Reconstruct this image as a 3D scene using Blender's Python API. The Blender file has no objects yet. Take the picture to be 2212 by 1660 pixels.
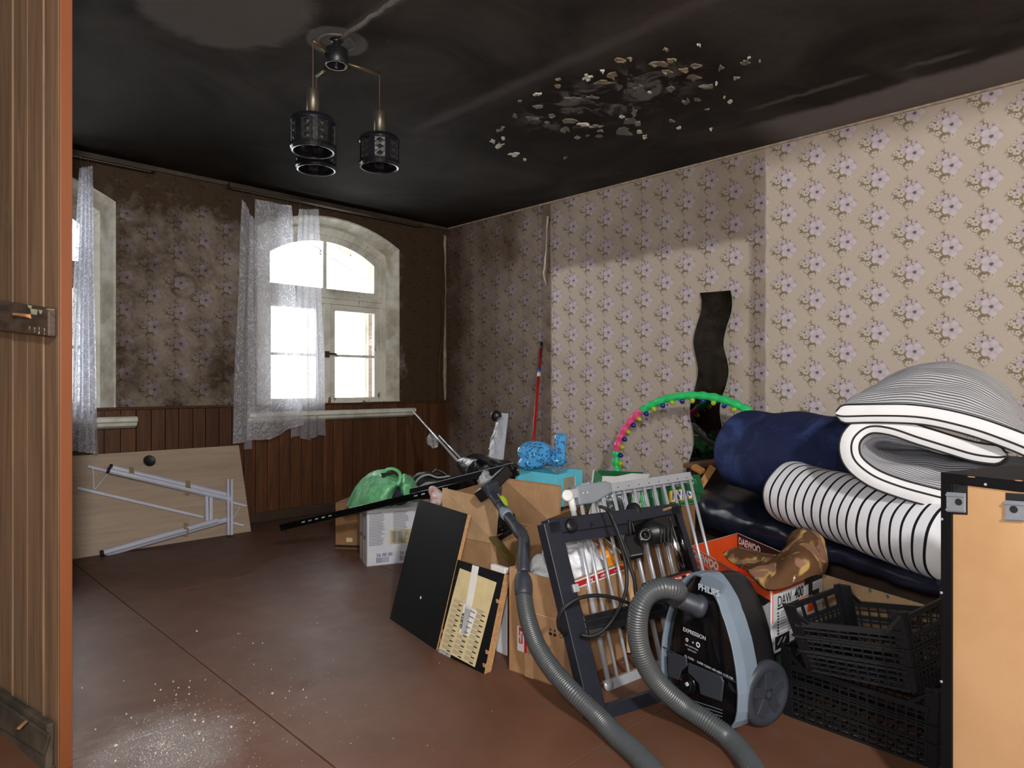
import bpy, bmesh, math, random
from mathutils import Vector, Matrix, noise
random.seed(7)
sc = bpy.context.scene
COL = sc.collection
V = Vector

# ------------------------------------------------------------------ camera
FOC, CX, CY, HC = 1457.0, 1106.0, 831.0, 1.035      # focal length in px of the 2212x1660 frame, centre, eye height
FW = V((0.7034, 0.7108, 0)); RT = V((0.7108, -0.7034, 0)); UP = V((0, 0, 1))
cam = bpy.data.cameras.new('camera')
cam.sensor_width = 36.0
cam.lens = 36.0 * FOC / 2212.0
cam.clip_start = 0.02
cam_o = bpy.data.objects.new('camera', cam)
COL.objects.link(cam_o)
cam_o.location = (0, 0, HC)
cam_o.rotation_euler = (math.radians(90), 0, -math.atan2(FW.x, FW.y))
sc.camera = cam_o

# ------------------------------------------------------------------ sky, lights, exposure
w = bpy.data.worlds.new('overcast_sky')
sc.world = w
w.use_nodes = True
w.node_tree.nodes['Background'].inputs[0].default_value = (0.93, 0.97, 1.0, 1)
w.node_tree.nodes['Background'].inputs[1].default_value = 8.0
fl = bpy.data.lights.new('camera_flash', 'POINT')
fl.energy = 58
fl.color = (1.0, 0.98, 0.96)
fl.shadow_soft_size = 0.05
flo = bpy.data.objects.new('camera_flash', fl)
COL.objects.link(flo)
flo.location = (RT * -0.055 + FW * -0.01 + V((0, 0, HC + 0.10)))
fl2 = bpy.data.lights.new('added_fill', 'POINT')      # unseen fill light, added to even out the camera flash falloff
fl2.energy = 245
fl2.color = (1.0, 0.985, 0.965)
fl2.shadow_soft_size = 0.10
flo2 = bpy.data.objects.new('added_fill', fl2)
COL.objects.link(flo2)
flo2.location = (RT * 0.70 + FW * -1.20 + V((0, 0, 2.32)))
sc.view_settings.view_transform = 'Standard'
sc.view_settings.look = 'None'
sc.view_settings.exposure = 0.6
sc.view_settings.gamma = 1.0
sc.view_settings.use_curve_mapping = False
sc.cycles.max_bounces = 8
sc.cycles.transparent_max_bounces = 16
sc.cycles.caustics_reflective = False
sc.cycles.caustics_refractive = False
sc.cycles.sample_clamp_indirect = 4.0

# ------------------------------------------------------------------ points in the room
XR, YB, ZC = 4.03, 4.93, 2.5          # right wall, window wall, ceiling
def W(r, d, z):                        # r metres right of the lens axis, d metres ahead, z up
    return RT * r + FW * d + UP * z
def P(px, py, d):
    return W((px - CX) / FOC * d, d, HC - (py - CY) / FOC * d)
def ray(px, py):
    return FW + RT * ((px - CX) / FOC) + UP * (-(py - CY) / FOC)
def PN(px, py, o, n):
    v = ray(px, py)
    e = V((0, 0, HC))
    t = (o - e).dot(n) / v.dot(n)
    return e + v * t
def PZ(px, py, z=0.0): return PN(px, py, V((0, 0, z)), UP)
def PX(px, py, x=XR): return PN(px, py, V((x, 0, 0)), V((1, 0, 0)))
def PY(px, py, y=YB): return PN(px, py, V((0, y, 0)), V((0, 1, 0)))
def lerp(a, b, t): return a + (b - a) * t

# ------------------------------------------------------------------ objects
def empty(name, loc, parent=None):
    o = bpy.data.objects.new(name, None)
    COL.objects.link(o)
    o.empty_display_size = 0.05
    o.location = loc
    return o
def tag(o, label, cat, group=None, kind=None):
    if label: o['label'] = label
    if cat: o['category'] = cat
    if group: o['group'] = group
    if kind: o['kind'] = kind
    return o
def thing(name, label, cat, loc, group=None):
    return tag(empty(name, loc), label, cat, group)
def root_of(o):
    p = V((0, 0, 0))
    while o is not None:
        p = p + V(o.location)
        o = o.parent
    return p

class MB:
    def __init__(s):
        s.v = []; s.f = []; s.mi = []; s.uv = {}; s.cm = 0
    def add(s, vs, fs, uvs=None):
        b = len(s.v)
        s.v += [V(x) for x in vs]
        for k, f in enumerate(fs):
            if uvs: s.uv[len(s.f)] = [uvs[i] for i in f]
            s.f.append([i + b for i in f]); s.mi.append(s.cm)
        return s
    def hexa(s, q, t):
        return s.add(list(q) + list(t), [(3, 2, 1, 0), (4, 5, 6, 7), (0, 1, 5, 4), (1, 2, 6, 5), (2, 3, 7, 6), (3, 0, 4, 7)])
    def slab(s, q, off):
        return s.hexa(q, [p + off for p in q])
    def box(s, c, sx, sy, sz, ax=V((1, 0, 0)), ay=V((0, 1, 0)), az=V((0, 0, 1))):
        c = V(c); ax = ax.normalized() * sx / 2; ay = ay.normalized() * sy / 2; az = az.normalized() * sz / 2
        q = [c - ax - ay - az, c + ax - ay - az, c + ax + ay - az, c - ax + ay - az]
        return s.hexa(q, [p + az * 2 for p in q])
    def bx(s, x0, y0, z0, x1, y1, z1):
        return s.box(((x0 + x1) / 2, (y0 + y1) / 2, (z0 + z1) / 2), abs(x1 - x0), abs(y1 - y0), abs(z1 - z0))
    def beam(s, a, b, wd, td, hint):
        a = V(a); b = V(b); d = (b - a).normalized()
        h = V(hint); wv = (h - d * h.dot(d)).normalized(); tv = d.cross(wv)
        q = [a - wv * wd / 2 - tv * td / 2, a + wv * wd / 2 - tv * td / 2, a + wv * wd / 2 + tv * td / 2, a - wv * wd / 2 + tv * td / 2]
        return s.hexa(q, [p + (b - a) for p in q])
    def tube(s, pts, rad, n=12, closed=False, sx=1.0, hint=None):
        pts = [V(p) for p in pts]; m = len(pts)
        rr = rad if isinstance(rad, (list, tuple)) else [rad] * m
        vs = []
        prev = None
        for i, p in enumerate(pts):
            a = pts[(i - 1) % m] if (closed or i > 0) else p
            b = pts[(i + 1) % m] if (closed or i < m - 1) else p
            t = (b - a).normalized()
            if prev is None:
                h = V(hint) if hint else (V((0, 0, 1)) if abs(t.z) < 0.9 else V((1, 0, 0)))
                u = (h - t * h.dot(t)).normalized()
            else:
                u = (prev - t * prev.dot(t)).normalized()
            prev = u
            w_ = t.cross(u)
            for k in range(n):
                an = 2 * math.pi * k / n
                vs.append(p + (u * math.cos(an) * sx + w_ * math.sin(an)) * rr[i])
        fs = []
        for i in range(m if closed else m - 1):
            j = (i + 1) % m
            for k in range(n):
                fs.append((i * n + k, i * n + (k + 1) % n, j * n + (k + 1) % n, j * n + k))
        if not closed:
            fs.append(tuple(range(n))[::-1]); fs.append(tuple(range((m - 1) * n, m * n)))
        return s.add(vs, fs)
    def lathe(s, prof, o, axis=UP, n=24, cap=True):
        o = V(o); ax = V(axis).normalized()
        h = V((1, 0, 0)) if abs(ax.x) < 0.9 else V((0, 1, 0))
        u = (h - ax * h.dot(ax)).normalized(); w_ = ax.cross(u)
        vs = []
        for r, hh in prof:
            for k in range(n):
                an = 2 * math.pi * k / n
                vs.append(o + ax * hh + (u * math.cos(an) + w_ * math.sin(an)) * r)
        fs = []
        for i in range(len(prof) - 1):
            for k in range(n):
                fs.append((i * n + k, i * n + (k + 1) % n, (i + 1) * n + (k + 1) % n, (i + 1) * n + k))
        if cap:
            fs.append(tuple(range(n))[::-1]); fs.append(tuple(range((len(prof) - 1) * n, len(prof) * n)))
        return s.add(vs, fs)
    def grid(s, fn, nu, nv, wrap=False, su=1.0, sv=1.0):
        vs = []; uvs = []
        for j in range(nv + 1):
            for i in range(nu + 1):
                u = i / nu; v = j / nv
                vs.append(fn(u, v)); uvs.append((u * su, v * sv))
        fs = []
        for j in range(nv):
            for i in range(nu):
                a = j * (nu + 1) + i
                fs.append((a, a + 1, a + nu + 2, a + nu + 1))
        return s.add(vs, fs, uvs)
    def poly(s, pts, off):
        n = len(pts); off = V(off)
        return s.add(list(pts) + [p + off for p in pts],
                     [tuple(range(n))[::-1], tuple(range(n, 2 * n))] + [(i, (i + 1) % n, n + (i + 1) % n, n + i) for i in range(n)])
    def build(s, name, mat, parent=None, smooth=False, bevel=0, sub=0, solid=0, merge=0, label=None, origin=None, norm=True, kind=None):
        base = root_of(parent) if parent is not None else None
        if base is None:
            if origin is not None: base = V(origin)
            else:
                n = len(s.v)
                base = V((sum(p.x for p in s.v) / n, sum(p.y for p in s.v) / n, min(p.z for p in s.v)))
        me = bpy.data.meshes.new(name)
        me.from_pydata([p - base for p in s.v], [], s.f)
        mats = mat if isinstance(mat, (list, tuple)) else [mat]
        for m in mats: me.materials.append(m)
        if len(mats) > 1:
            for k, p in enumerate(me.polygons): p.material_index = s.mi[k]
        if s.uv:
            ul = me.uv_layers.new(name='uv')
            for k, p in enumerate(me.polygons):
                if k in s.uv:
                    for li, c in zip(p.loop_indices, s.uv[k]): ul.data[li].uv = c
        if norm or merge:
            bm = bmesh.new(); bm.from_mesh(me)
            if merge: bmesh.ops.remove_doubles(bm, verts=bm.verts, dist=merge)
            if norm: bmesh.ops.recalc_face_normals(bm, faces=bm.faces)
            bm.to_mesh(me); bm.free()
        if smooth:
            for p in me.polygons: p.use_smooth = True
        o = bpy.data.objects.new(name, me)
        COL.objects.link(o)
        if parent is not None: o.parent = parent
        else: o.location = base
        if solid:
            md = o.modifiers.new('solid', 'SOLIDIFY'); md.thickness = solid; md.offset = 0
        if bevel:
            md = o.modifiers.new('bevel', 'BEVEL'); md.width = bevel; md.segments = 2; md.limit_method = 'ANGLE'; md.angle_limit = math.radians(40)
        if sub:
            md = o.modifiers.new('sub', 'SUBSURF'); md.levels = sub; md.render_levels = sub
        if label: o['label'] = label
        if kind: o['kind'] = kind
        return o

def cr(p0, p1, p2, p3, t):
    return 0.5 * ((2 * p1) + (p2 - p0) * t + (2 * p0 - 5 * p1 + 4 * p2 - p3) * t * t + (3 * p1 - p0 - 3 * p2 + p3) * t ** 3)
def spline_at(pts, u):
    n = len(pts) - 1
    x = min(max(u, 0), 1) * n
    i = min(int(x), n - 1); t = x - i
    return cr(pts[max(i - 1, 0)], pts[i], pts[i + 1], pts[min(i + 2, n)], t)
def smooth_path(pts, n):
    pts = [V(p) for p in pts]
    raw = [spline_at(pts, k / (n * 6)) for k in range(n * 6 + 1)]
    L = [0]
    for a, b in zip(raw, raw[1:]): L.append(L[-1] + (b - a).length)
    out = []; j = 0
    for k in range(n + 1):
        t = L[-1] * k / n
        while j < len(raw) - 2 and L[j + 1] < t: j += 1
        q = (t - L[j]) / max(L[j + 1] - L[j], 1e-9)
        out.append(raw[j].lerp(raw[j + 1], min(q, 1)))
    return out
def patch(rows):
    rows = [[V(p) for p in r] for r in rows]
    def fn(u, v):
        return spline_at([spline_at(r, u) for r in rows], v)
    return fn
def wob(p, freq, amp, seed=0.0):
    q = p * freq + V((seed, seed * 1.7, -seed))
    return V((noise.noise(q), noise.noise(q + V((31, 7, 3))), noise.noise(q + V((5, 47, 19))))) * amp
def blob(c, rad, amp=0.02, freq=9.0, sub=4, seed=0.0, ax=None, crease=0.0, flat=None):
    bm = bmesh.new()
    bmesh.ops.create_icosphere(bm, subdivisions=sub, radius=1.0)
    m = MB()
    idx = {}
    ax = ax or (RT, FW, UP)
    vs = []
    for v in bm.verts:
        n = v.co.normalized()
        p = V(c) + ax[0] * n.x * rad[0] + ax[1] * n.y * rad[1] + ax[2] * n.z * rad[2]
        k = noise.noise(p * freq + V((seed, seed, seed))) * amp
        if crease:
            k -= abs(noise.noise(p * freq * 2.1 + V((seed + 9, 0, seed)))) * crease
        dirv = (ax[0] * n.x + ax[1] * n.y + ax[2] * n.z)
        p = p + dirv * k
        if flat is not None and p.z < flat: p.z = flat
        idx[v] = len(vs); vs.append(p)
    m.add(vs, [[idx[v] for v in f.verts] for f in bm.faces])
    bm.free()
    return m

# ------------------------------------------------------------------ materials
def srgb(c):
    return tuple(((x / 255) / 12.92 if x / 255 <= 0.04045 else ((x / 255 + 0.055) / 1.055) ** 2.4) for x in c)
class NT:
    def __init__(s, name):
        s.m = bpy.data.materials.new(name); s.m.use_nodes = True
        s.t = s.m.node_tree; s.n = s.t.nodes; s.l = s.t.links
        s.b = s.n['Principled BSDF']; s.out = s.n['Material Output']
    def new(s, typ, **kw):
        x = s.n.new(typ)
        for k, v in kw.items(): setattr(x, k, v)
        return x
    def put(s, sock, v):
        if isinstance(v, bpy.types.NodeSocket): s.l.new(v, sock)
        elif isinstance(v, (tuple, list)) and len(v) == 3 and sock.type == 'RGBA': sock.default_value = (*v, 1)
        else: sock.default_value = v
    def M(s, op, a, b=0.0, c=0.0, clamp=False):
        x = s.new('ShaderNodeMath', operation=op, use_clamp=clamp)
        s.put(x.inputs[0], a); s.put(x.inputs[1], b); s.put(x.inputs[2], c)
        return x.outputs[0]
    def mix(s, f, a, b, mode='MIX'):
        x = s.new('ShaderNodeMix', data_type='RGBA', blend_type=mode)
        s.put(x.inputs[0], f); s.put(x.inputs[6], a); s.put(x.inputs[7], b)
        return x.outputs[2]
    def step(s, x, a, b, lo=0.0, hi=1.0):
        r = s.new('ShaderNodeMapRange', interpolation_type='SMOOTHSTEP')
        s.put(r.inputs[0], x); r.inputs[1].default_value = a; r.inputs[2].default_value = b
        r.inputs[3].default_value = lo; r.inputs[4].default_value = hi
        return r.outputs[0]
    def pos(s):
        return s.new('ShaderNodeNewGeometry').outputs['Position']
    def obj(s):
        return s.new('ShaderNodeTexCoord').outputs['Object']
    def uv(s):
        return s.new('ShaderNodeTexCoord').outputs['UV']
    def xyz(s, v):
        x = s.new('ShaderNodeSeparateXYZ'); s.l.new(v, x.inputs[0]); return x.outputs[0], x.outputs[1], x.outputs[2]
    def comb(s, a, b, c=0.0):
        x = s.new('ShaderNodeCombineXYZ'); s.put(x.inputs[0], a); s.put(x.inputs[1], b); s.put(x.inputs[2], c); return x.outputs[0]
    def scale(s, v, k):
        x = s.new('ShaderNodeMapping'); s.l.new(v, x.inputs[0]); x.inputs['Scale'].default_value = k; return x.outputs[0]
    def noise(s, v, sc_, det=3.0, rough=0.55, dist=0.0):
        x = s.new('ShaderNodeTexNoise'); s.l.new(v, x.inputs['Vector'])
        x.inputs['Scale'].default_value = sc_; x.inputs['Detail'].default_value = det
        x.inputs['Roughness'].default_value = rough; x.inputs['Distortion'].default_value = dist
        return x.outputs[0]
    def vor(s, v, sc_, feature='F1'):
        x = s.new('ShaderNodeTexVoronoi', feature=feature); s.l.new(v, x.inputs['Vector']); x.inputs['Scale'].default_value = sc_
        return x.outputs['Distance']
    def bump(s, h, strength=0.3, dist=0.01):
        x = s.new('ShaderNodeBump'); s.l.new(h, x.inputs['Height']); x.inputs['Strength'].default_value = strength
        x.inputs['Distance'].default_value = dist
        s.l.new(x.outputs[0], s.b.inputs['Normal'])
    def set(s, col=None, rough=None, metal=None, spec=None):
        if col is not None: s.put(s.b.inputs['Base Color'], col)
        if rough is not None: s.put(s.b.inputs['Roughness'], rough)
        if metal is not None: s.put(s.b.inputs['Metallic'], metal)
        if spec is not None: s.put(s.b.inputs['Specular IOR Level'], spec)
        return s.m

def mat(name, col, rough=0.6, metal=0.0, var=0.15, vs=8.0, bump=0.0, bs=60.0, stretch=(1, 1, 1), spec=0.5, col2=None):
    t = NT(name)
    c = srgb(col)
    o = t.scale(t.obj(), stretch)
    n = t.noise(o, vs, 4, 0.6)
    c2 = srgb(col2) if col2 else tuple(x * (1 - var) for x in c)
    c1 = c if col2 else tuple(min(x * (1 + var), 1) for x in c)
    f = t.step(n, 0.3, 0.7)
    t.set(t.mix(f, c1, c2), rough, metal, spec)
    if bump:
        t.bump(t.noise(o, bs, 4, 0.6), bump, 0.004)
    return t.m

def text(body, size, o, xd, yd, m, parent, name='lettering', align='LEFT', bold=0.0, sx=1.0, base=None):
    cu = bpy.data.curves.new(name, 'FONT')
    cu.body = body; cu.size = size; cu.align_x = align; cu.align_y = 'CENTER'; cu.offset = bold
    cu.resolution_u = 3
    tmp = bpy.data.objects.new(name, cu)
    me = bpy.data.meshes.new_from_object(tmp)
    bpy.data.objects.remove(tmp); bpy.data.curves.remove(cu)
    xd = V(xd).normalized(); yd = V(yd); yd = (yd - xd * yd.dot(xd)).normalized(); n = xd.cross(yd)
    b = root_of(parent)
    for v in me.vertices:
        v.co = V(o) - b + xd * v.co.x * sx + yd * v.co.y + n * 0.0008
    me.materials.clear(); me.materials.append(m)
    ob = bpy.data.objects.new(name, me)
    COL.objects.link(ob); ob.parent = parent
    return ob
# ------------------------------------------------------------------ wallpaper with soot
def flower(t, x, y, cx, cy, r, col, cen, base, ph=0.0, pet=5):
    dx = t.M('SUBTRACT', x, cx); dy = t.M('SUBTRACT', y, cy)
    d = t.M('SQRT', t.M('ADD', t.M('MULTIPLY', dx, dx), t.M('MULTIPLY', dy, dy)))
    an = t.M('ARCTAN2', dy, dx)
    k = t.M('MULTIPLY_ADD', t.M('COSINE', t.M('MULTIPLY_ADD', an, pet, ph)), 0.10, 0.90)
    q = t.M('DIVIDE', d, t.M('MULTIPLY', k, r))
    body = t.step(q, 1.0, 0.9)
    shade = t.M('MULTIPLY', t.step(q, 0.15, 1.0, 0.70, 1.0), t.M('MULTIPLY_ADD', t.M('ABSOLUTE', t.M('COSINE', t.M('MULTIPLY_ADD', an, pet / 2, ph / 2))), 0.45, 0.62), clamp=True)
    c = t.mix(shade, tuple(v * 0.62 for v in col), col)
    out = t.mix(body, base, c)
    return t.mix(t.step(q, 0.24, 0.15), out, cen)
def wallpaper(name, axis, flip, u0, v0, dirt_fn, flat_=.25, mul_=(118, 102, 90)):
    t = NT(name)
    px, py, pz = t.xyz(t.pos())
    u = py if axis == 'y' else px
    U = t.M('DIVIDE', t.M('SUBTRACT', u, u0), 0.168)
    Vv = t.M('DIVIDE', t.M('SUBTRACT', pz, v0), 0.2107)
    col = t.M('FLOOR', t.M('ADD', U, 0.5))
    odd = t.M('MULTIPLY', t.M('FLOORED_MODULO', col, 2.0), 0.5)
    x = t.M('MULTIPLY', t.M('SUBTRACT', U, col), 0.168 * flip)
    vo = t.M('SUBTRACT', Vv, odd)
    y = t.M('MULTIPLY', t.M('SUBTRACT', vo, t.M('FLOOR', t.M('ADD', vo, 0.5))), 0.2107)
    # hand-printed wobble
    wv = t.comb(x, y, 0.0)
    n1 = t.noise(wv, 60, 3, 0.6)
    n2 = t.noise(wv, 110, 2, 0.6)
    x = t.M('DIVIDE', x, 1.16); y = t.M('DIVIDE', y, 1.16)
    xw = t.M('ADD', x, t.M('MULTIPLY_ADD', n1, 0.009, -0.0045)); yw = t.M('ADD', y, t.M('MULTIPLY_ADD', n2, 0.009, -0.0045))
    cloth = t.noise(t.scale(t.pos(), (1, 1, 1)), 330, 2, 0.5)
    bg = t.mix(cloth, srgb((186, 170, 155)), srgb((213, 200, 186)))
    dm = t.M('ADD', t.M('DIVIDE', t.M('ABSOLUTE', xw), 0.086), t.M('DIVIDE', t.M('ABSOLUTE', yw), 0.092))
    c = t.mix(t.M('MULTIPLY', t.step(dm, 1.05, 0.6), 0.9), bg, srgb((154, 130, 101)))
    lf = t.noise(wv, 75, 2, 0.5)
    leaf = t.M('MULTIPLY', t.step(lf, 0.46, 0.52), t.step(dm, 0.92, 0.6))
    c = t.mix(t.M('MULTIPLY', leaf, 0.72), c, srgb((124, 118, 90)))
    lf2 = t.noise(wv, 120, 2, 0.5)
    leaf2 = t.M('MULTIPLY', t.step(lf2, 0.55, 0.60), t.step(dm, 0.95, 0.8))
    c = t.mix(t.M('MULTIPLY', leaf2, 0.62), c, srgb((98, 84, 68)))
    pk = srgb((212, 200, 208)); cream = srgb((208, 198, 188)); ce = srgb((120, 98, 98)); rose = srgb((202, 186, 190))
    for cx_, cy_, r_, k_, p_ in ((-0.048, 0.012, 0.013, cream, .3), (-0.045, -0.028, 0.012, cream, 1.), (0.004, -0.058, 0.015, cream, 2.),
                                 (-0.022, -0.03, 0.013, cream, .8), (-0.012, 0.052, 0.013, cream, 2.2), (-0.036, 0.036, 0.011, cream, 0), (-0.064, -0.004, .009, cream, 1), (-0.03, -0.052, .010, cream, 2), (0.012, 0.066, .010, cream, 1.5), (.034, -.052, .012, cream, .2),
                                 (0.036, 0.044, 0.019, rose, .5), (-0.026, 0.002, 0.018, cream, 0.2), (-0.004, 0.030, 0.028, rose, 1.2), (0.030, -0.004, 0.043, pk, 0.4)):
        c = flower(t, xw, yw, cx_, cy_, r_, k_, ce, c, p_)
    d = dirt_fn(t, u, pz)
    sd = t.noise(t.pos(), 2.3, 5, 0.62)
    d = t.M('ADD', d, t.M('MULTIPLY', t.M('SUBTRACT', sd, 0.5), t.M('MULTIPLY_ADD', d, 0.75, 0.12)), clamp=True)
    dk = t.mix(flat_, c, srgb((150, 130, 108)))
    dk = t.mix(1.0, dk, srgb(mul_), 'MULTIPLY')
    c = t.mix(d, c, dk)
    fine = t.noise(t.pos(), 28, 4, 0.65)
    c = t.mix(t.M('MULTIPLY', t.step(fine, 0.6, 0.8), 0.12), c, srgb((120, 105, 88)))
    t.bump(cloth, 0.12, 0.002)
    return t.set(c, 0.75, 0.0, 0.25)
def dirt_right(t, y, z):
    mx = lambda a, b: t.M('MAXIMUM', a, b)
    nz = t.M('MULTIPLY_ADD', t.noise(t.pos(), 5.0, 3), 0.10, -0.05)
    zz = t.M('ADD', z, nz); yy = t.M('ADD', y, t.M('MULTIPLY', nz, 0.25))
    top = t.step(zz, 2.28, 2.50, 0.0, 0.5)
    over = t.M('MULTIPLY', t.step(yy, 1.846, 1.862), t.step(zz, 1.90, 1.98, 0.10, 0.62))
    band = t.M('MULTIPLY', t.M('MULTIPLY', t.step(yy, 1.846, 1.86), t.step(yy, 1.99, 1.93)), 0.5)
    left = t.step(yy, 3.60, 3.66, 0.0, 0.72)
    band2 = t.M('MULTIPLY', t.M('MULTIPLY', t.step(yy, 3.6, 3.64), t.step(yy, 3.80, 3.72)), 0.85)
    corner = t.M('MULTIPLY', t.step(yy, 3.9, 4.85, 0.0, 1.0), t.step(zz, 0.4, 1.6, 0.86, 1.0))
    ctop = t.M('MULTIPLY', t.step(yy, 3.5, 4.1), t.step(zz, 1.6, 2.3, 0.5, 0.9))
    return mx(mx(mx(top, over), mx(band, band2)), mx(left, mx(corner, ctop)))
def dirt_back(t, x, z):
    nz = t.M('MULTIPLY_ADD', t.noise(t.pos(), 3.0, 4), 0.5, -0.25)
    a = t.step(t.M('ADD', x, nz), 3.35, 3.6, 0.86, 1.12)
    dx = t.M('SUBTRACT', x, 1.66); dz = t.M('SUBTRACT', z, 1.55)
    r = t.M('SQRT', t.M('ADD', t.M('MULTIPLY', dx, dx), t.M('MULTIPLY', t.M('MULTIPLY', dz, dz), 0.45)))
    lt = t.step(t.M('ADD', r, nz), 0.15, 0.6, 0.74, 1.0)
    ring = t.M('SQRT', t.M('ADD', t.M('MULTIPLY', t.M('SUBTRACT', x, 1.675), t.M('SUBTRACT', x, 1.675)), t.M('MULTIPLY', t.M('SUBTRACT', z, 1.715), t.M('SUBTRACT', z, 1.715))))
    rg = t.M('MULTIPLY', t.step(ring, 0.06, 0.078), t.step(ring, 0.11, 0.085))
    top = t.step(z, 2.05, 2.45, 0.0, 0.25)
    bl = t.M('MULTIPLY_ADD', t.noise(t.pos(), 7.0, 5, 0.7, 0.6), 0.9, -0.45)
    return t.M('ADD', t.M('ADD', t.M('ADD', t.M('MULTIPLY', a, lt), top), t.M('MULTIPLY', rg, 0.14)), bl)

m_paper_r = wallpaper('sooty_floral_wallpaper', 'y', -1.0, 1.41, 2.054, dirt_right)
m_paper_b = wallpaper('sooted_floral_wallpaper', 'x', 1.0, 1.62, 1.95, dirt_back, .66, (108, 95, 80))

# ------------------------------------------------------------------ ceiling, floor, boards
def m_ceiling_fn():
    t = NT('sooty_ceiling_plaster')
    p = t.pos(); x, y, z = t.xyz(p)
    n1 = t.noise(p, 1.3, 6, 0.62, 1.2); n2 = t.noise(p, 6, 5, 0.6, 0.8); n3 = t.noise(t.scale(p, (1, .35, 1)), 22, 4, 0.7)
    c = t.mix(t.step(n1, 0.3, 0.7), srgb((44, 40, 37)), srgb((70, 65, 61)))
    c = t.mix(t.M('MULTIPLY', t.step(n2, 0.5, 0.72), 0.4), c, srgb((62, 50, 47)))
    c = t.mix(t.M('MULTIPLY', t.step(n3, 0.66, 0.8), 0.45), c, srgb((98, 95, 92)))
    def ell(cx_, cy_, rx, ry, a, b, nn=0.5):
        dx = t.M('DIVIDE', t.M('SUBTRACT', x, cx_), rx); dy = t.M('DIVIDE', t.M('SUBTRACT', y, cy_), ry)
        r = t.M('SQRT', t.M('ADD', t.M('MULTIPLY', dx, dx), t.M('MULTIPLY', dy, dy)))
        return t.step(t.M('ADD', r, t.M('MULTIPLY_ADD', n2, nn, -nn / 2)), a, b)
    # pale re-plastered patch, strip along the wall, joint line, chased cable line, burnt peeling patch
    c = t.mix(t.M('MULTIPLY', ell(1.05, 2.62, 0.34, 0.42, 1.0, 0.80, 0.35), 0.85), c, srgb((98, 92, 88)))
    edge = t.M('ADD', x, t.M('MULTIPLY_ADD', n1, 0.16, -0.08))
    side = t.M('MULTIPLY', t.step(edge, 3.62, 3.70), t.step(t.M('ADD', y, t.M('MULTIPLY', n1, 0.3)), 2.05, 1.75))
    c = t.mix(t.M('MULTIPLY', side, 0.8), c, srgb((124, 118, 117)))
    for sx_, y0_, y1_ in ((3.50, .75, 1.05), (3.44, 1.15, 1.75)):
        sm = t.M('ABSOLUTE', t.M('SUBTRACT', t.M('ADD', x, t.M('MULTIPLY_ADD', n2, 0.10, -0.05)), sx_))
        c = t.mix(t.M('MULTIPLY', t.M('MULTIPLY', t.step(sm, .035, .0), t.step(y, y0_ - .1, y0_)), t.M('MULTIPLY', t.step(y, y1_, y1_ - .2), .55)), c, srgb((110, 104, 98)))
    jl = t.M('ABSOLUTE', t.M('SUBTRACT', t.M('ADD', x, t.M('MULTIPLY_ADD', n2, 0.05, -0.025)), 2.34))
    c = t.mix(t.M('MULTIPLY', t.M('MULTIPLY', t.step(jl, 0.07, 0.0), t.step(y, 3.3, 3.0)), 0.5), c, srgb((98, 92, 92)))
    wl = t.M('ABSOLUTE', t.M('SUBTRACT', t.M('ADD', x, t.M('MULTIPLY_ADD', n2, 0.03, -0.015)), 1.49))
    c = t.mix(t.M('MULTIPLY', t.M('MULTIPLY', t.step(wl, 0.045, 0.0), t.step(y, 2.62, 2.5)), 0.5), c, srgb((112, 108, 104)))
    rose = ell(1.5, 2.58, 0.13, 0.13, 1.05, 0.9, 0.3)
    c = t.mix(t.M('MULTIPLY', rose, 0.4), c, srgb((140, 135, 130)))
    burn = ell(2.85, 2.25, 0.5, 1.0, 1.05, 0.5, 0.9)
    c = t.mix(t.M('MULTIPLY', burn, 0.75), c, srgb((40, 33, 30)))
    grey = t.M('MULTIPLY', ell(2.8, 2.15, 0.36, 0.72, 1.0, 0.5, 0.9), t.step(n2, 0.48, 0.6))
    c = t.mix(t.M('MULTIPLY', grey, 0.75), c, srgb((122, 118, 114)))
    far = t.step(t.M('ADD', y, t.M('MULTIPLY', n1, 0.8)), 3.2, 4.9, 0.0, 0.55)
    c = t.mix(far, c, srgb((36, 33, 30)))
    t.bump(t.noise(p, 9, 6, 0.65), 0.25, 0.02)
    return t.set(c, 0.9, 0.0, 0.08)
m_ceil = m_ceiling_fn()
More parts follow.
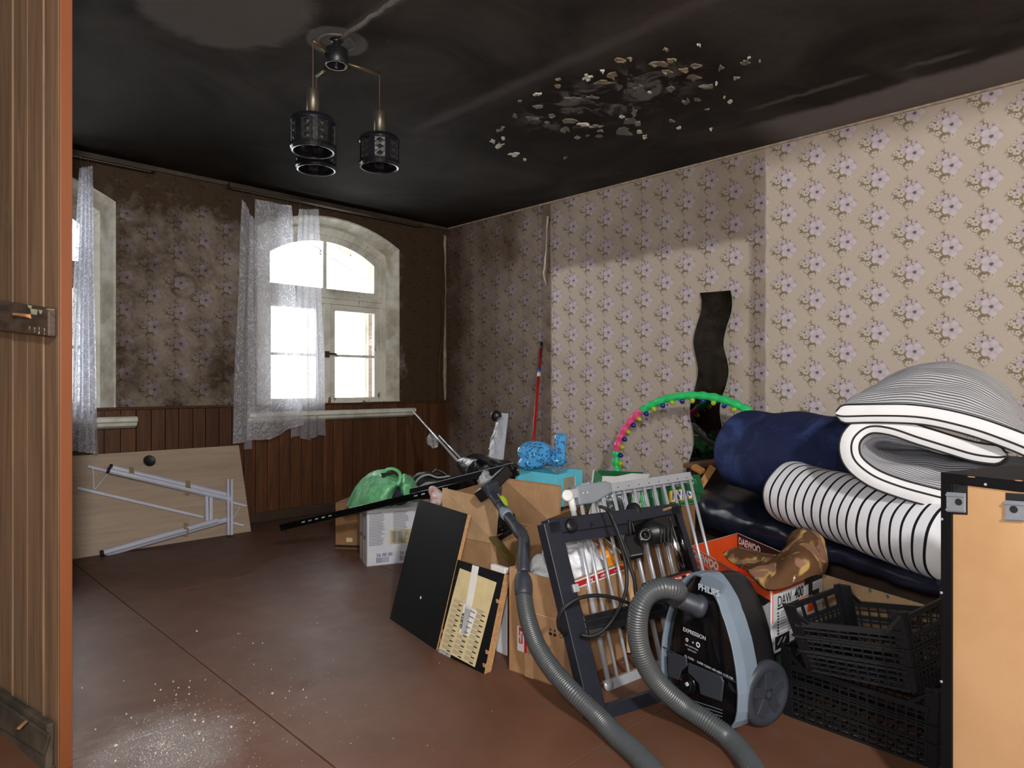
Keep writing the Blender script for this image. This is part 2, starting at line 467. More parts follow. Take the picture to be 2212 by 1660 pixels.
def m_floor_fn():
    t = NT('brown_painted_hardboard')
    p = t.pos(); x, y, z = t.xyz(p)
    n1 = t.noise(p, 1.6, 5, 0.6, .5); n2 = t.noise(p, 9, 5, 0.65); n3 = t.noise(p, 70, 3, 0.6); n4 = t.noise(p, 210, 2, 0.6)
    c = t.mix(t.step(n1, 0.3, 0.7), srgb((96, 63, 46)), srgb((113, 77, 58)))
    c = t.mix(t.M('MULTIPLY', t.step(n2, 0.52, 0.75), 0.45), c, srgb((96, 80, 72)))
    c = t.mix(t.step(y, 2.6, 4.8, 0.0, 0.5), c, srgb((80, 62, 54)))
    dx = t.M('DIVIDE', t.M('SUBTRACT', x, 0.66), 0.26); dy = t.M('DIVIDE', t.M('SUBTRACT', y, 2.05), 0.34)
    r = t.M('ADD', t.M('SQRT', t.M('ADD', t.M('MULTIPLY', dx, dx), t.M('MULTIPLY', dy, dy))), t.M('MULTIPLY_ADD', n2, 1.0, -0.5))
    dust = t.step(r, 1.0, 0.0)
    wide = t.step(r, 3.2, 0.6)
    spk = t.M('MULTIPLY', t.step(n4, 0.52, 0.66), dust)
    c = t.mix(t.M('MULTIPLY', dust, 0.6), c, srgb((160, 154, 154)))
    c = t.mix(spk, c, srgb((205, 202, 204)))
    c = t.mix(t.M('MULTIPLY', t.M('MULTIPLY', t.step(n3, 0.66, 0.75), wide), 0.5), c, srgb((178, 172, 168)))
    c = t.mix(t.M('MULTIPLY', t.step(n4, 0.78, 0.82), 0.5), c, srgb((170, 160, 152)))
    rg = t.M('MULTIPLY_ADD', n2, 0.3, 0.38)
    t.bump(n2, 0.12, 0.01)
    return t.set(c, rg, 0.0, 0.4)
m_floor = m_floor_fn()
def wood(name, c1, c2, axis=2, scale=5.0, rough=0.6, bump=0.15, stretch=0.06, spec=0.4, dirt=None, rnd=0.0):
    t = NT(name)
    k = [1.0, 1.0, 1.0]; k[axis] = stretch
    p = t.scale(t.pos(), tuple(k))
    if rnd:
        oi = t.new('ShaderNodeObjectInfo').outputs['Random']
        v = t.new('ShaderNodeVectorMath', operation='ADD'); t.l.new(p, v.inputs[0]); t.l.new(t.comb(t.M('MULTIPLY', oi, 9.0), t.M('MULTIPLY', oi, 5.0), 0.0), v.inputs[1]); p = v.outputs[0]
    g = t.noise(p, scale * 7, 5, 0.62, 0.9); g2 = t.noise(p, scale, 3, 0.6, 0.3)
    c = t.mix(t.step(g, 0.3, 0.7), srgb(c1), srgb(c2))
    c = t.mix(t.M('MULTIPLY', t.step(g2, 0.4, 0.75), 0.35), c, tuple(v * 0.55 for v in srgb(c2)))
    if rnd:
        c = t.mix(t.M('MULTIPLY', oi, rnd), c, tuple(v * 0.45 for v in srgb(c2)))
    if dirt:
        c = t.mix(t.M('MULTIPLY', t.step(t.noise(t.pos(), 7, 5, 0.7), 0.55, 0.75), 0.5), c, srgb(dirt))
    t.bump(g, bump, 0.003)
    return t.set(c, rough, 0.0, spec)
m_plank = wood('weathered_pine_plank', (146, 116, 90), (112, 88, 68), 2, 5, 0.65, 0.3, 0.05, 0.35, (122, 108, 96), 0.2)
m_plank_edge = mat('orange_brown_varnish', (124, 68, 34), 0.5, 0, 0.12, 6, 0.1, 40, (1, 1, .1))
m_groove = mat('raw_plank_groove', (164, 106, 60), 0.7, 0, 0.15, 9, 0.1, 40, (1, 1, .1))
m_wains = wood('red_brown_stained_plank', (108, 66, 38), (74, 44, 24), 2, 5, 0.5, 0.15, 0.06, 0.4, None, 0.55)
m_darkwood = mat('dark_brown_wood', (62, 44, 33), 0.55, 0, 0.25, 10, 0.1, 50, (.2, 1, 1))
def m_peel_fn():
    t = NT('peeling_white_paint')
    p = t.pos()
    n = t.noise(t.scale(p, (1, 1, .35)), 10, 5, 0.65, .6); n2 = t.noise(p, 45, 4, 0.65)
    c = t.mix(n2, srgb((238, 238, 230)), srgb((218, 217, 204)))
    c = t.mix(t.M('MULTIPLY', t.step(t.noise(p, 4, 4), .45, .7), .5), c, srgb((150, 145, 122)))
    c = t.mix(t.step(n, 0.64, 0.68), c, srgb((120, 92, 62)))
    c = t.mix(t.M('MULTIPLY', t.step(n2, .62, .75), .6), c, srgb((96, 88, 74)))
    t.bump(n, .3, .004)
    return t.set(c, .55)
m_peel = m_peel_fn()
m_plaster = mat('whitewashed_reveal_plaster', (226, 225, 216), 0.8, 0, 0.25, 7, 0.3, 20, col2=(176, 170, 152))
m_cornice = mat('sooty_cornice', (70, 62, 50), 0.7, 0, 0.3, 14, 0.2, 60)
m_pale_edge = mat('pale_paper_edge', (150, 132, 112), 0.8, 0, 0.3, 20, 0.1)
def m_glass_fn():
    t = NT('window_glass')
    tr = t.new('ShaderNodeBsdfTransparent'); gl = t.new('ShaderNodeBsdfGlossy'); gl.inputs['Roughness'].default_value = 0.03
    fr = t.new('ShaderNodeFresnel'); fr.inputs[0].default_value = 1.35
    mx = t.new('ShaderNodeMixShader'); t.l.new(fr.outputs[0], mx.inputs[0]); t.l.new(tr.outputs[0], mx.inputs[1]); t.l.new(gl.outputs[0], mx.inputs[2])
    t.l.new(mx.outputs[0], t.out.inputs[0])
    return t.m
m_glass = m_glass_fn()

# ------------------------------------------------------------------ the room
def struct(o): o['kind'] = 'structure'; return o
XL, YF = -2.3, -2.3
# floor: a base with hardboard sheets laid on it
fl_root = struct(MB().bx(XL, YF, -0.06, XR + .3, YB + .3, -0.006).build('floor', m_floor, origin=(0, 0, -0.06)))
xs = [-2.3, -0.28, 0.94, 2.16, 3.38, XR]; 
for i in range(5):
    ys = [YF, 1.19, 3.59, YB] if i >= 2 else [YF, -0.2, 2.17, 4.57, YB]
    for a, b in zip(ys, ys[1:]):
        MB().bx(xs[i] + .0025, a + .0025, -0.006, xs[i + 1] - .0025, b - .0025, 0.0).build('hardboard_sheet', m_floor, fl_root, bevel=0.001)
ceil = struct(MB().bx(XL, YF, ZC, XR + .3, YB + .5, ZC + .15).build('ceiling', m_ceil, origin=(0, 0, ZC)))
wr = struct(MB().bx(XR, YF, 0, XR + .3, YB + .5, ZC).build('wall_right', m_paper_r, origin=(XR, 0, 0)))

m_hall = mat('cream_hall_plaster', (196, 188, 172), .85, 0, .08, 3)
struct(MB().bx(XL, YF - .15, 0, XR + .3, YF, ZC).build('wall_front', m_hall, origin=(1, YF, 0)))
struct(MB().bx(XL - .15, YF, 0, XL, YB + .5, ZC).build('wall_hall', m_hall, origin=(XL, 1, 0)))
# window wall with two segmental-arched openings
WIN = [2.835, 0.609]; WA, WZ0, WZS, WRISE = 0.632, 0.80, 2.215, 0.165
def arch(a, z0, zs, rise, n=20, cx=0.0, y=0.0):
    R_ = (a * a + rise * rise) / (2 * rise)
    pts = [V((cx - a, y, z0)), V((cx - a, y, zs))]
    for k in range(1, n):
        x = -a + 2 * a * k / n
        pts.append(V((cx + x, y, zs + rise - R_ + math.sqrt(R_ * R_ - x * x))))
    return pts + [V((cx + a, y, zs)), V((cx + a, y, z0))]
b = MB()
segs = [(XL, WIN[1] - WA), (WIN[1] + WA, WIN[0] - WA), (WIN[0] + WA, XR + .3)]
for x0, x1 in segs: b.bx(x0, YB, 0, x1, YB + .5, ZC)
for cx_ in WIN:
    b.bx(cx_ - WA, YB, 0, cx_ + WA, YB + .5, WZ0)
    pts = arch(WA, WZ0, WZS, WRISE, 20, cx_, YB)[1:-1]
    for p, q in zip(pts, pts[1:]):
        qd = [p, q, V((q.x, YB, ZC)), V((p.x, YB, ZC))]
        b.slab(qd, V((0, .5, 0)))
wb = struct(b.build('wall_back', m_paper_b, origin=(0, YB, 0)))
# wainscot planks, each one its own piece
x = 0.02; random.seed(3)
WH = 0.865
while x < XR - .01:
    wd = min(random.uniform(.082, .096), XR - x)
    MB().bx(x + .0025, YB - .018 - random.uniform(0, .003), 0.07, x + wd - .0025, YB + .001, WH).build('plank', m_wains, wb, bevel=0.003)
    x += wd
struct(MB().bx(0.02, YB - .03, WH, XR, YB + .001, WH + .018).build('trim_1', m_wains, bevel=.004))
struct(MB().bx(0.02, YB - .035, 0, XR, YB, 0.075).build('baseboard_back', m_darkwood, bevel=.006))
struct(MB().bx(XR - .012, 0, ZC - .014, XR, YB, ZC).build('trim_2', m_pale_edge, bevel=.003))
struct(MB().bx(0.02, YB - .02, ZC - .03, XR, YB, ZC).build('trim_3', m_cornice, bevel=.004))
# torn and curling wallpaper in the corner and at a seam
def strip(pts, wv, name, par, m):
    n = len(pts) - 1
    fn = lambda u, v: spline_at(pts, v) + wv * ((u - .5) * (0.55 + .45 * math.sin(9 * v + 2))) + V((0, -1, 0)) * 0.012 * math.sin(u * 3.1) + wob(spline_at(pts, v), 14, .006)
    return MB().grid(fn, 4, 50).build(name, m, par, smooth=True, solid=.0015)
m_torn = mat('torn_paper_back', (150, 134, 116), .85, 0, .3, 12)
strip([V((3.985, 4.915, z)) for z in (2.42, 2.1, 1.7, 1.3, .95, .87)], V((.05, .01, 0)), 'torn_wallpaper', wb, m_torn)
strip([V((3.955 - k * .012, 4.912, 1.85 - k * .2)) for k in range(6)], V((.035, .005, 0)), 'torn_wallpaper', wb, m_paper_b)
m_torn2 = mat('bare_torn_paper', (196, 182, 164), .85, 0, .2, 20)
strip([PX(1183, 468, XR - .008), PX(1180, 500, XR - .012), PX(1179, 540, XR - .012), PX(1176, 580, XR - .02), PX(1174, 592, XR - .02), PX(1178, 618, XR - .006)], V((0, .022, 0)), 'torn_wallpaper', wr, m_torn2)

# ------------------------------------------------------------------ windows
def ring(mb, o, i, off):
    n = len(o)
    for k in range(n):
        k2 = (k + 1) % n
        mb.slab([o[k], o[k2], i[k2], i[k]], off)
def window(idx, cx_):
    root = struct(empty('window_%d' % idx, (cx_, YB, WZ0)))
    # splayed plaster reveal
    o = arch(WA, WZ0, WZS, WRISE, 20, cx_, YB - .004); i = arch(.575, WZ0, 2.16, .16, 20, cx_, YB + .14)
    m = MB()
    n = len(o)
    oo = arch(WA + .012, WZ0, WZS + .004, WRISE + .008, 20, cx_, YB - .004); ii = arch(.60, WZ0, 2.20, .165, 20, cx_, YB + .14)
    for k in range(n - 1):
        m.add([o[k], o[k + 1], i[k + 1], i[k], oo[k], oo[k + 1], ii[k + 1], ii[k]], [(0, 1, 2, 3), (7, 6, 5, 4), (0, 4, 5, 1), (3, 2, 6, 7)])
    m.build('reveal', m_plaster, root, smooth=False)
    yf = YB + .12
    m = MB(); ring(m, arch(.60, WZ0, 2.175, .165, 20, cx_, yf), arch(.525, .865, 2.115, .152, 20, cx_, yf), V((0, .09, 0)))
    m.build('frame', m_peel, root, bevel=.006)
    m = MB(); ring(m, arch(.53, 1.775, 2.12, .152, 20, cx_, yf + .015), arch(.475, 1.83, 2.07, .146, 20, cx_, yf + .015), V((0, .045, 0)))
    sa = m.build('upper_sash', m_peel, root, bevel=.005)
    MB().bx(cx_ - .017, yf + .02, 1.82, cx_ + .017, yf + .055, 2.235).build('glazing_bar', m_peel, sa, bevel=.005)
    for s in (-1, 1):
        MB().bx(cx_ + s * .015, yf + .034, 1.828, cx_ + s * .47, yf + .038, 2.10).build('pane', m_glass, sa)
    m = MB().bx(cx_ - .525, yf - .012, 1.70, cx_ + .525, yf + .08, 1.785)
    m.bx(cx_ - .53, yf - .03, 1.745, cx_ + .53, yf, 1.77)
    m.build('transom', m_peel, root, bevel=.006)
    MB().bx(cx_ - .035, yf - .02, .865, cx_ + .035, yf + .06, 1.70).build('mullion', m_peel, root, bevel=.008)
    for s in (-1, 1):
        x0, x1 = sorted((cx_ + s * .037, cx_ + s * .522))
        m = MB()
        q = lambda a, y: [V((x0 + a, y, .87 + a)), V((x1 - a, y, .87 + a)), V((x1 - a, y, 1.70 - a)), V((x0 + a, y, 1.70 - a))]
        ring(m, q(0, yf + .005), q(.05, yf + .005), V((0, .045, 0)))
        ca = m.build('casement', m_peel, root, bevel=.005)
        m = MB().bx(x0 + .045, yf + .015, 1.262, x1 - .045, yf + .04, 1.285)
        m.build('glazing_bar', m_peel, ca, bevel=.004)
        for z0, z1 in ((.918, 1.264), (1.283, 1.655)):
            MB().bx(x0 + .048, yf + .026, z0, x1 - .048, yf + .03, z1).build('pane', m_glass, ca)
        m = MB(); q2 = lambda a, y: [V((x0 + .03 + a, y, .88 + a)), V((x1 - .03 - a, y, .88 + a)), V((x1 - .03 - a, y, 1.69 - a)), V((x0 + .03 + a, y, 1.69 - a))]
        ring(m, q2(0, yf + .13), q2(.032, yf + .13), V((0, .035, 0)))
        oc = m.build('outer_casement', m_peel, root, bevel=.005)
        MB().bx(x0 + .058, yf + .145, .908, x1 - .058, yf + .149, 1.662).build('pane', m_glass, oc)
        # hinges and catch
        for z in (1.02, 1.50):
            MB().tube([(cx_ + s * .522, yf - .004, z), (cx_ + s * .522, yf - .004, z + .1)], .007, 8).build('hinge', m_peel, ca)
        if s < 0:
            MB().box((cx_ - .01, yf - .03, 1.28), .03, .03, .05).box((cx_ + .03, yf - .035, 1.285), .09, .012, .015).build('catch', m_darkwood, root)
    m = MB(); ring(m, arch(.55, 1.74, 2.12, .155, 20, cx_, yf + .13), arch(.49, 1.81, 2.06, .148, 20, cx_, yf + .13), V((0, .035, 0)))
    m.build('outer_sash', m_peel, root, bevel=.005)
    # sill with moulded nose
    m = MB()
    prof = [(-.10, .004), (-.115, -.006), (-.115, -.026), (-.10, -.036), (-.092, -.055), (-.06, -.070), (-.0, -.078), (.2, -.078), (.2, 0.004)]
    a = [V((cx_ - .745, YB + y_, WZ0 + .02 + z_)) for y_, z_ in prof]
    m.poly(a, V((1.49, 0, 0)))
    m.build('sill', m_peel, root, bevel=.003)
    return root
window(1, WIN[1]); window(2, WIN[0])

# ------------------------------------------------------------------ plank partition beside the camera
pe = PZ(138, 1662, 0.0) ; pe = W(-1.205, 1.815, 0)      # near end of the partition on the floor
pdv = (RT * -.80 + FW * .60).normalized()
pnv = V((-pdv.y, pdv.x, 0))
if pnv.dot(FW) > 0: pnv = -pnv                          # face turned to the camera
wl = struct(empty('wall_left', pe))
pw = [0.106, 0.122, 0.118, 0.124, 0.119, 0.121, 0.118, 0.122, .11]
s0 = 0.0
core = MB().slab([pe - pnv * .0, pe + pdv * 1.06, pe + pdv * 1.06 + UP * ZC, pe + UP * ZC], pnv * -.012)
core.build('backing_board', m_groove, wl)
for k, wd in enumerate(pw):
    a = pe + pdv * (s0 + .004); c = pe + pdv * (s0 + wd - .003)
    MB().slab([a, c, c + UP * ZC, a + UP * ZC], pnv * (.012 + .0015 * (k % 2))).build('plank', m_plank, wl, bevel=.003)
    s0 += wd
e0 = pe - pdv * .004
MB().slab([e0 + pnv * .014, e0 - pnv * .016, e0 - pnv * .016 + UP * ZC, e0 + pnv * .014 + UP * ZC], pdv * -.008).build('edge_board', m_plank_edge, wl, bevel=.002)
m_inner = wood('dull_brown_lining_board', (70, 58, 48), (52, 43, 36), 2, 5)
# room side of the partition runs back to the window wall
q0 = pe + pdv * .02 - pnv * .001; q1 = V((0.10, YB, 0))
MB().slab([q0, q1, q1 + UP * ZC, q0 + UP * ZC], V((.011, 0, 0))).build('inner_lining', m_paper_b, wl)
dq = (q1 - q0).normalized(); nq = V((dq.y, -dq.x, 0))
L = (q1 - q0).length; k = 0
while k * .09 < L - .17:
    a = q0 + nq * .011 + dq * (k * .09 + .062); c = a + dq * .086
    MB().slab([a, c, c + UP * WH, a + UP * WH], nq * .014).build('plank', m_wains, wl, bevel=.003); k += 1
# nailed rail with paint splashes
def pl(px, py): return PN(px, py, pe + pnv * .016, pnv)
ra = [pl(-30, 645), pl(122, 668), pl(122, 729), pl(-30, 711)]
m_rail = mat('grey_brown_rail_wood', (92, 74, 62), .65, 0, .3, 9, .2, 40, (1, 1, 5), col2=(58, 46, 38))
MB().slab(ra, pnv * .02).build('rail', m_rail, wl, bevel=.004)
m_splash = mat('dried_white_plaster', (176, 170, 152), .8, 0, .2, 30)
def pl2(px, py): return PN(px, py, pe + pnv * .037, pnv)
m = MB()
for (a, b_, c, d) in ((66, 668, 82, 682), (84, 670, 92, 680), (63, 706, 66, 714), (74, 708, 77, 720), (84, 708, 86, 724), (95, 710, 98, 726), (60, 660, 70, 668), (100, 668, 120, 672)):
    m.slab([pl2(a, b_), pl2(c, b_ + 2), pl2(c - 3, d), pl2(a + 2, d - 2)], pnv * .001)
m.build('paint_splash', m_splash, wl)
m_raw = mat('raw_splintered_wood', (198, 142, 104), .7, 0, .2, 20)
MB().hexa([pl2(32, 677), pl2(66, 680), pl2(68, 690), pl2(33, 683)], [p + pnv * .008 for p in (pl2(34, 678), pl2(62, 682), pl2(64, 686), pl2(34, 682))]).build('splinter', m_raw, wl)
# broken skirting at the foot
m_skirt = mat('mouldy_skirting_wood', (86, 76, 62), .8, 0, .3, 7, .4, 30, col2=(46, 42, 36))
sk = [pl(-60, 1440), pl(118, 1560), pl(112, 1640), pl(-60, 1640)]
tp = [pl(-60, 1440) - pnv * .016, pl(118, 1560) - pnv * .016]
a = [PN(x_, y_, pe + pnv * .02, pnv) for x_, y_ in ((-60, 1446), (118, 1562), (114, 1700), (-60, 1700))]
m = MB().slab(a, pnv * .018)
m.slab([PN(x_, y_, pe + pnv * .038, pnv) for x_, y_ in ((-60, 1470), (112, 1588), (100, 1632), (-60, 1530))], pnv * .008)
m.build('skirting', m_skirt, wl, bevel=.004)
MB().hexa([PN(x_, y_, pe + pnv * .048, pnv) for x_, y_ in ((34, 1576), (56, 1556), (62, 1560), (42, 1580))], [PN(x_, y_, pe + pnv * .056, pnv) for x_, y_ in ((36, 1576), (56, 1558), (60, 1561), (42, 1579))]).build('splinter', m_raw, wl)

# ------------------------------------------------------------------ ceiling details
m_flake = [mat('curled_paint_flake_%d' % k, c, .7, 0, .2, 20) for k, c in enumerate(((196, 190, 178), (112, 104, 94), (104, 99, 93), (128, 114, 94)))]
FL = [(1065, 307, 12, 8, 0), (1078, 316, 22, 12, 0), (1087, 299, 10, 6, 0), (1111, 335, 22, 9, 0), (1134, 346, 8, 6, 0), (1161, 205, 18, 8, 0), (1269, 168, 22, 10, 0), (1393, 297, 10, 9, 0), (1380, 286, 16, 6, 0),
      (1467, 278, 10, 6, 0), (1208, 173, 16, 7, 3), (1204, 187, 14, 8, 3), (1322, 165, 28, 14, 3), (1308, 180, 42, 12, 3), (1300, 154, 10, 5, 0), (1342, 132, 28, 10, 3), (1362, 128, 16, 8, 3),
      (1420, 140, 36, 16, 3), (1450, 132, 24, 8, 3), (1438, 108, 12, 9, 3), (1442, 156, 24, 8, 3), (1500, 143, 26, 10, 1), (1476, 152, 20, 7, 3), (1556, 148, 14, 14, 1), (1612, 137, 22, 9, 1), (1618, 126, 12, 5, 0),
      (1498, 170, 28, 12, 1), (1450, 192, 32, 14, 2), (1380, 192, 30, 14, 2), (1404, 201, 8, 5, 0), (1525, 188, 26, 12, 1), (1547, 180, 8, 4, 0), (1484, 222, 22, 14, 1), (1508, 216, 16, 9, 1), (1564, 212, 8, 6, 0), (1578, 221, 10, 6, 0),
      (1230, 262, 34, 14, 1), (1222, 280, 28, 14, 1), (1260, 270, 24, 8, 0), (1288, 274, 28, 6, 1), (1296, 284, 18, 6, 1), (1358, 262, 34, 18, 2), (1370, 246, 18, 22, 2), (1346, 284, 40, 16, 2), (1376, 268, 16, 10, 1),
      (1344, 254, 12, 6, 0), (1294, 296, 28, 8, 1), (1248, 298, 12, 5, 1), (1270, 294, 12, 5, 1), (1452, 262, 14, 6, 1), (1530, 238, 12, 4, 1), (1112, 252, 12, 8, 2), (1148, 256, 26, 12, 2), (1192, 252, 14, 8, 2), (1182, 266, 12, 6, 1), (1122, 220, 10, 5, 1),
      (1164, 232, 22, 6, 1), (1240, 216, 36, 12, 2), (1280, 212, 24, 8, 2), (1590, 170, 18, 6, 1), (1510, 98, 8, 6, 0), (1640, 132, 8, 5, 1), (1536, 280, 6, 4, 0), (1222, 342, 7, 4, 1), (1086, 278, 12, 6, 1), (1076, 283, 10, 5, 1)]
for k, (fx, fy, fw_, fh, tone) in enumerate(FL):
    n = random.randint(8, 12); up = []; lo = []
    for q in range(n):
        an = 2 * math.pi * q / n; r = random.uniform(.3, 1.25)
        zz = ZC - .0045 - random.uniform(.0, .003) - (.008 if random.random() < .12 else 0)
        p = PZ(fx + math.cos(an) * fw_ * .55 * r, fy + math.sin(an) * fh * .55 * r, ZC - .004)
        up.append(p + V((0, 0, .0035))); lo.append(V((p.x, p.y, zz)))
    m = MB(); m.add(up + lo, [tuple(range(n)), tuple(range(n, 2 * n))[::-1]] + [(i, (i + 1) % n, n + (i + 1) % n, n + i) for i in range(n)])
    m.build('paint_flake', m_flake[tone], ceil)
m_chase = mat('plastered_cable_chase', (92, 88, 84), .8, 0, .3, 30, .4, 60)
cp = [V((1.49 + random.uniform(-.006, .006), 2.55 - k * .05, ZC - .002)) for k in range(40)]
MB().tube(cp, [.009 + random.uniform(0, .004) for _ in cp], 8).build('cable_chase', m_chase, ceil, smooth=True)
m = MB(); rc = V((1.50, 2.585, ZC))
m.tube([rc + V((math.cos(a_) * .075, math.sin(a_) * .075, -.002)) for a_ in [2 * math.pi * k / 32 for k in range(32)]], .005, 6, closed=True)
m.build('ceiling_rose', m_chase, ceil, smooth=True)

# ------------------------------------------------------------------ chandelier of three pendants
m_black = mat('black_bakelite', (26, 26, 30), .4, 0, .2, 20)
m_brass = mat('dull_brushed_brass', (112, 106, 92), .42, .8, .12, 60, 0, 60, (1, 1, .05))
m_brassd = mat('tarnished_brass_tube', (104, 88, 62), .4, .8, .2, 20)
m_shade = mat('black_glazed_shade', (22, 23, 28), .25, 0, .25, 14, .2, 60)
m_cell = mat('dark_relief_glass', (36, 36, 35), .25, 0, .3, 60, .6, 90)
m_cord = mat('brown_lamp_cord', (70, 48, 36), .6)
hub = W(-.748, 2.875, ZC)
lamp = thing('pendant_lamp', 'old three-armed ceiling lamp with black relief glass shades on brass stems', 'ceiling lamp', hub)
MB().lathe([(.012, -.02), (.022, -.01), (.03, 0)], hub, UP, 16).build('cap', m_black, lamp, smooth=True)
m = MB().lathe([(.044, -.04), (.048, -.042), (.048, -.105), (.045, -.108), (.041, -.108), (.041, -.05), (.0, -.05)], hub, UP, 28, cap=False)
m.lathe([(.018, -.042), (.02, -.02), (.013, -.018)], hub, UP, 16)
m.lathe([(.006, -.115), (.007, -.05)], hub, UP, 10).build('hub', m_black, lamp, smooth=True)
MB().lathe([(.0421, -.108), (.0455, -.1085), (.0455, -.105), (.0421, -.105)], hub, UP, 28, cap=False).build('hub_ring', m_brass, lamp, smooth=True)
for (pxs, dd, zoff, hz) in ((676, 2.73, -.075, 0), (820, 3.0, -.085, 1), (683, 3.02, -.085, 2)):
    e = P(pxs, 100, dd); e.z = hub.z + zoff
    hh = V((hub.x, hub.y, e.z)); dv = (e - hh).normalized()
    MB().tube([hh + dv * .046, e], .007, 10).build('arm', m_brassd, lamp, smooth=True)
    zt = [2.228, 2.25, 2.245][hz]
    MB().tube([e, V((e.x, e.y, zt - .01))], .0028, 8).build('cord', m_cord, lamp)
    c = V((e.x, e.y, 0))
    zs = zt - .112
    MB().lathe([(.006, zt), (.022, zt - .001), (.0245, zt - .005), (.0245, zs), (.0, zs)], c, UP, 24, cap=False).build('stem', m_brass, lamp, smooth=True)
    zb = zs - .142
    RO = .089
    sh = MB()
    sh.lathe([(.02, zs + .001), (.07, zs - .001), (.082, zs - .006), (RO, zs - .02), (RO, zs - .028), (.082, zs - .03), (.078, zs - .012), (.02, zs - .006)], c, UP, 40, cap=False)
    sh.lathe([(.080, zb + .028), (RO, zb + .026), (RO + .001, zb + .012), (.084, zb), (.076, zb + .002), (.077, zb + .022)], c, UP, 40, cap=False)
    for k in range(8):
        a_ = 2 * math.pi * (k + .5) / 8 + hz
        ra_ = V((math.cos(a_), math.sin(a_), 0)); ta = V((-math.sin(a_), math.cos(a_), 0))
        sh.box(c + ra_ * .083 + V((0, 0, (zs + zb) / 2)), .009, .022, .10, ra_, ta)
    so = sh.build('shade', m_shade, lamp, bevel=.001)
    for k in range(8):
        a_ = 2 * math.pi * k / 8 + hz
        ra_ = V((math.cos(a_), math.sin(a_), 0)); ta = V((-math.sin(a_), math.cos(a_), 0))
        cm = MB().box(c + ra_ * .0785 + V((0, 0, (zs + zb) / 2)), .004, .046, .10, ra_, ta)
        for q in range(3):
            o_ = c + ra_ * .079 + V((0, 0, zb + .042 + q * .029))
            tip = o_ + ra_ * .008
            qd = [o_ + ta * .02, o_ + UP * .014, o_ - ta * .02, o_ - UP * .014]
            cm.add(qd + [tip], [(0, 1, 4), (1, 2, 4), (2, 3, 4), (3, 0, 4)])
            tip2 = o_ - ra_ * .012
            cm.add(qd + [tip2], [(1, 0, 4), (2, 1, 4), (3, 2, 4), (0, 3, 4)])
        cm.build('relief_panel', m_cell, so)

# ------------------------------------------------------------------ curtains
def m_lace_fn(name, cover, motif):
    t = NT(name)
    u, v, _ = t.xyz(t.uv())
    p = t.uv()
    net = t.M('MULTIPLY', t.M('ABSOLUTE', t.M('SINE', t.M('MULTIPLY', u, 260.0))), t.M('ABSOLUTE', t.M('SINE', t.M('MULTIPLY', v, 260.0))))
    vv = t.comb(t.M('MULTIPLY', u, 4.6), t.M('MULTIPLY', v, 4.6))
    w1 = t.noise(vv, 1.3, 2, .5, 2.5)
    band = t.M('ABSOLUTE', t.M('SUBTRACT', t.M('FRACT', t.M('MULTIPLY', w1, 7.0)), .5))
    motf = t.step(band, .22, .12)
    lo = t.M('MULTIPLY_ADD', net, .12, cover)
    den = t.M('MAXIMUM', lo, t.M('MULTIPLY', motf, motif))
    dif = t.new('ShaderNodeBsdfDiffuse'); dif.inputs[0].default_value = (*srgb((232, 232, 240)), 1)
    trl = t.new('ShaderNodeBsdfTranslucent'); trl.inputs[0].default_value = (*srgb((232, 234, 244)), 1)
    tr = t.new('ShaderNodeBsdfTransparent')
    m1 = t.new('ShaderNodeMixShader'); m1.inputs[0].default_value = .5; t.l.new(dif.outputs[0], m1.inputs[1]); t.l.new(trl.outputs[0], m1.inputs[2])
    m2 = t.new('ShaderNodeMixShader'); t.l.new(den, m2.inputs[0]); t.l.new(tr.outputs[0], m2.inputs[1]); t.l.new(m1.outputs[0], m2.inputs[2])
    t.l.new(m2.outputs[0], t.out.inputs[0])
    return t.m
m_lace = m_lace_fn('white_lace', .42, .9)
m_voile = m_lace_fn('white_voile', .34, .5)
def curtain_panel(top, bot, ztop, zbot, y0, folds, amp, m, par, name='lace_panel', ph=0.0, hem=None, cw=1.0):
    # top, bot: (X left, X right); ztop, zbot: functions of u
    def fn(u, v):
        x0 = lerp(top[0], bot[0], v); x1 = lerp(top[1], bot[1], v)
        z = lerp(ztop(u), zbot(u), v)
        a = amp * (.55 + .6 * v)
        yy = y0 + a * math.sin(u * folds * 2 * math.pi + ph + .8 * math.sin(3 * v)) + .006 * math.sin(11 * v + u * 4)
        xx = lerp(x0, x1, u) + .35 * a * math.cos(u * folds * 4 * math.pi + ph)
        return V((xx, yy, z))
    return MB().grid(fn, max(24, int(folds * 16)), 60, su=cw, sv=1.8).build(name, m, par, smooth=True, norm=False)
def XY(px, y=4.82): return PY(px, 800, y).x
def ZY(px, py, y=4.82): return PY(px, py, y).z
cur = thing('lace_curtain', 'torn white lace curtain hanging in strips over the right arched window', 'curtain', V((XY(600), 4.82, .6)))
l2 = lambda a, b_: (lambda u: lerp(a, b_, u))
curtain_panel((XY(522), XY(545)), (XY(500), XY(547)), l2(ZY(530, 425), ZY(543, 470)), l2(ZY(505, 962), ZY(545, 952)), 4.82, 1.5, .02, m_lace, cur, cw=.35)
curtain_panel((XY(549), XY(626)), (XY(545), XY(652)), l2(ZY(550, 432), ZY(625, 447)), lambda u: lerp(ZY(545, 952), ZY(640, 925), u) - .02 * math.sin(u * 5), 4.80, 1.6, .018, m_lace, cur, ph=1.0, cw=.6)
curtain_panel((XY(649), XY(689)), (XY(632), XY(703)), l2(ZY(650, 452), ZY(688, 452)), lambda u: ZY(665, 948) + .02 * math.sin(u * 9), 4.84, 3.5, .024, m_voile, cur, 'voile_panel', ph=.4, cw=.5)
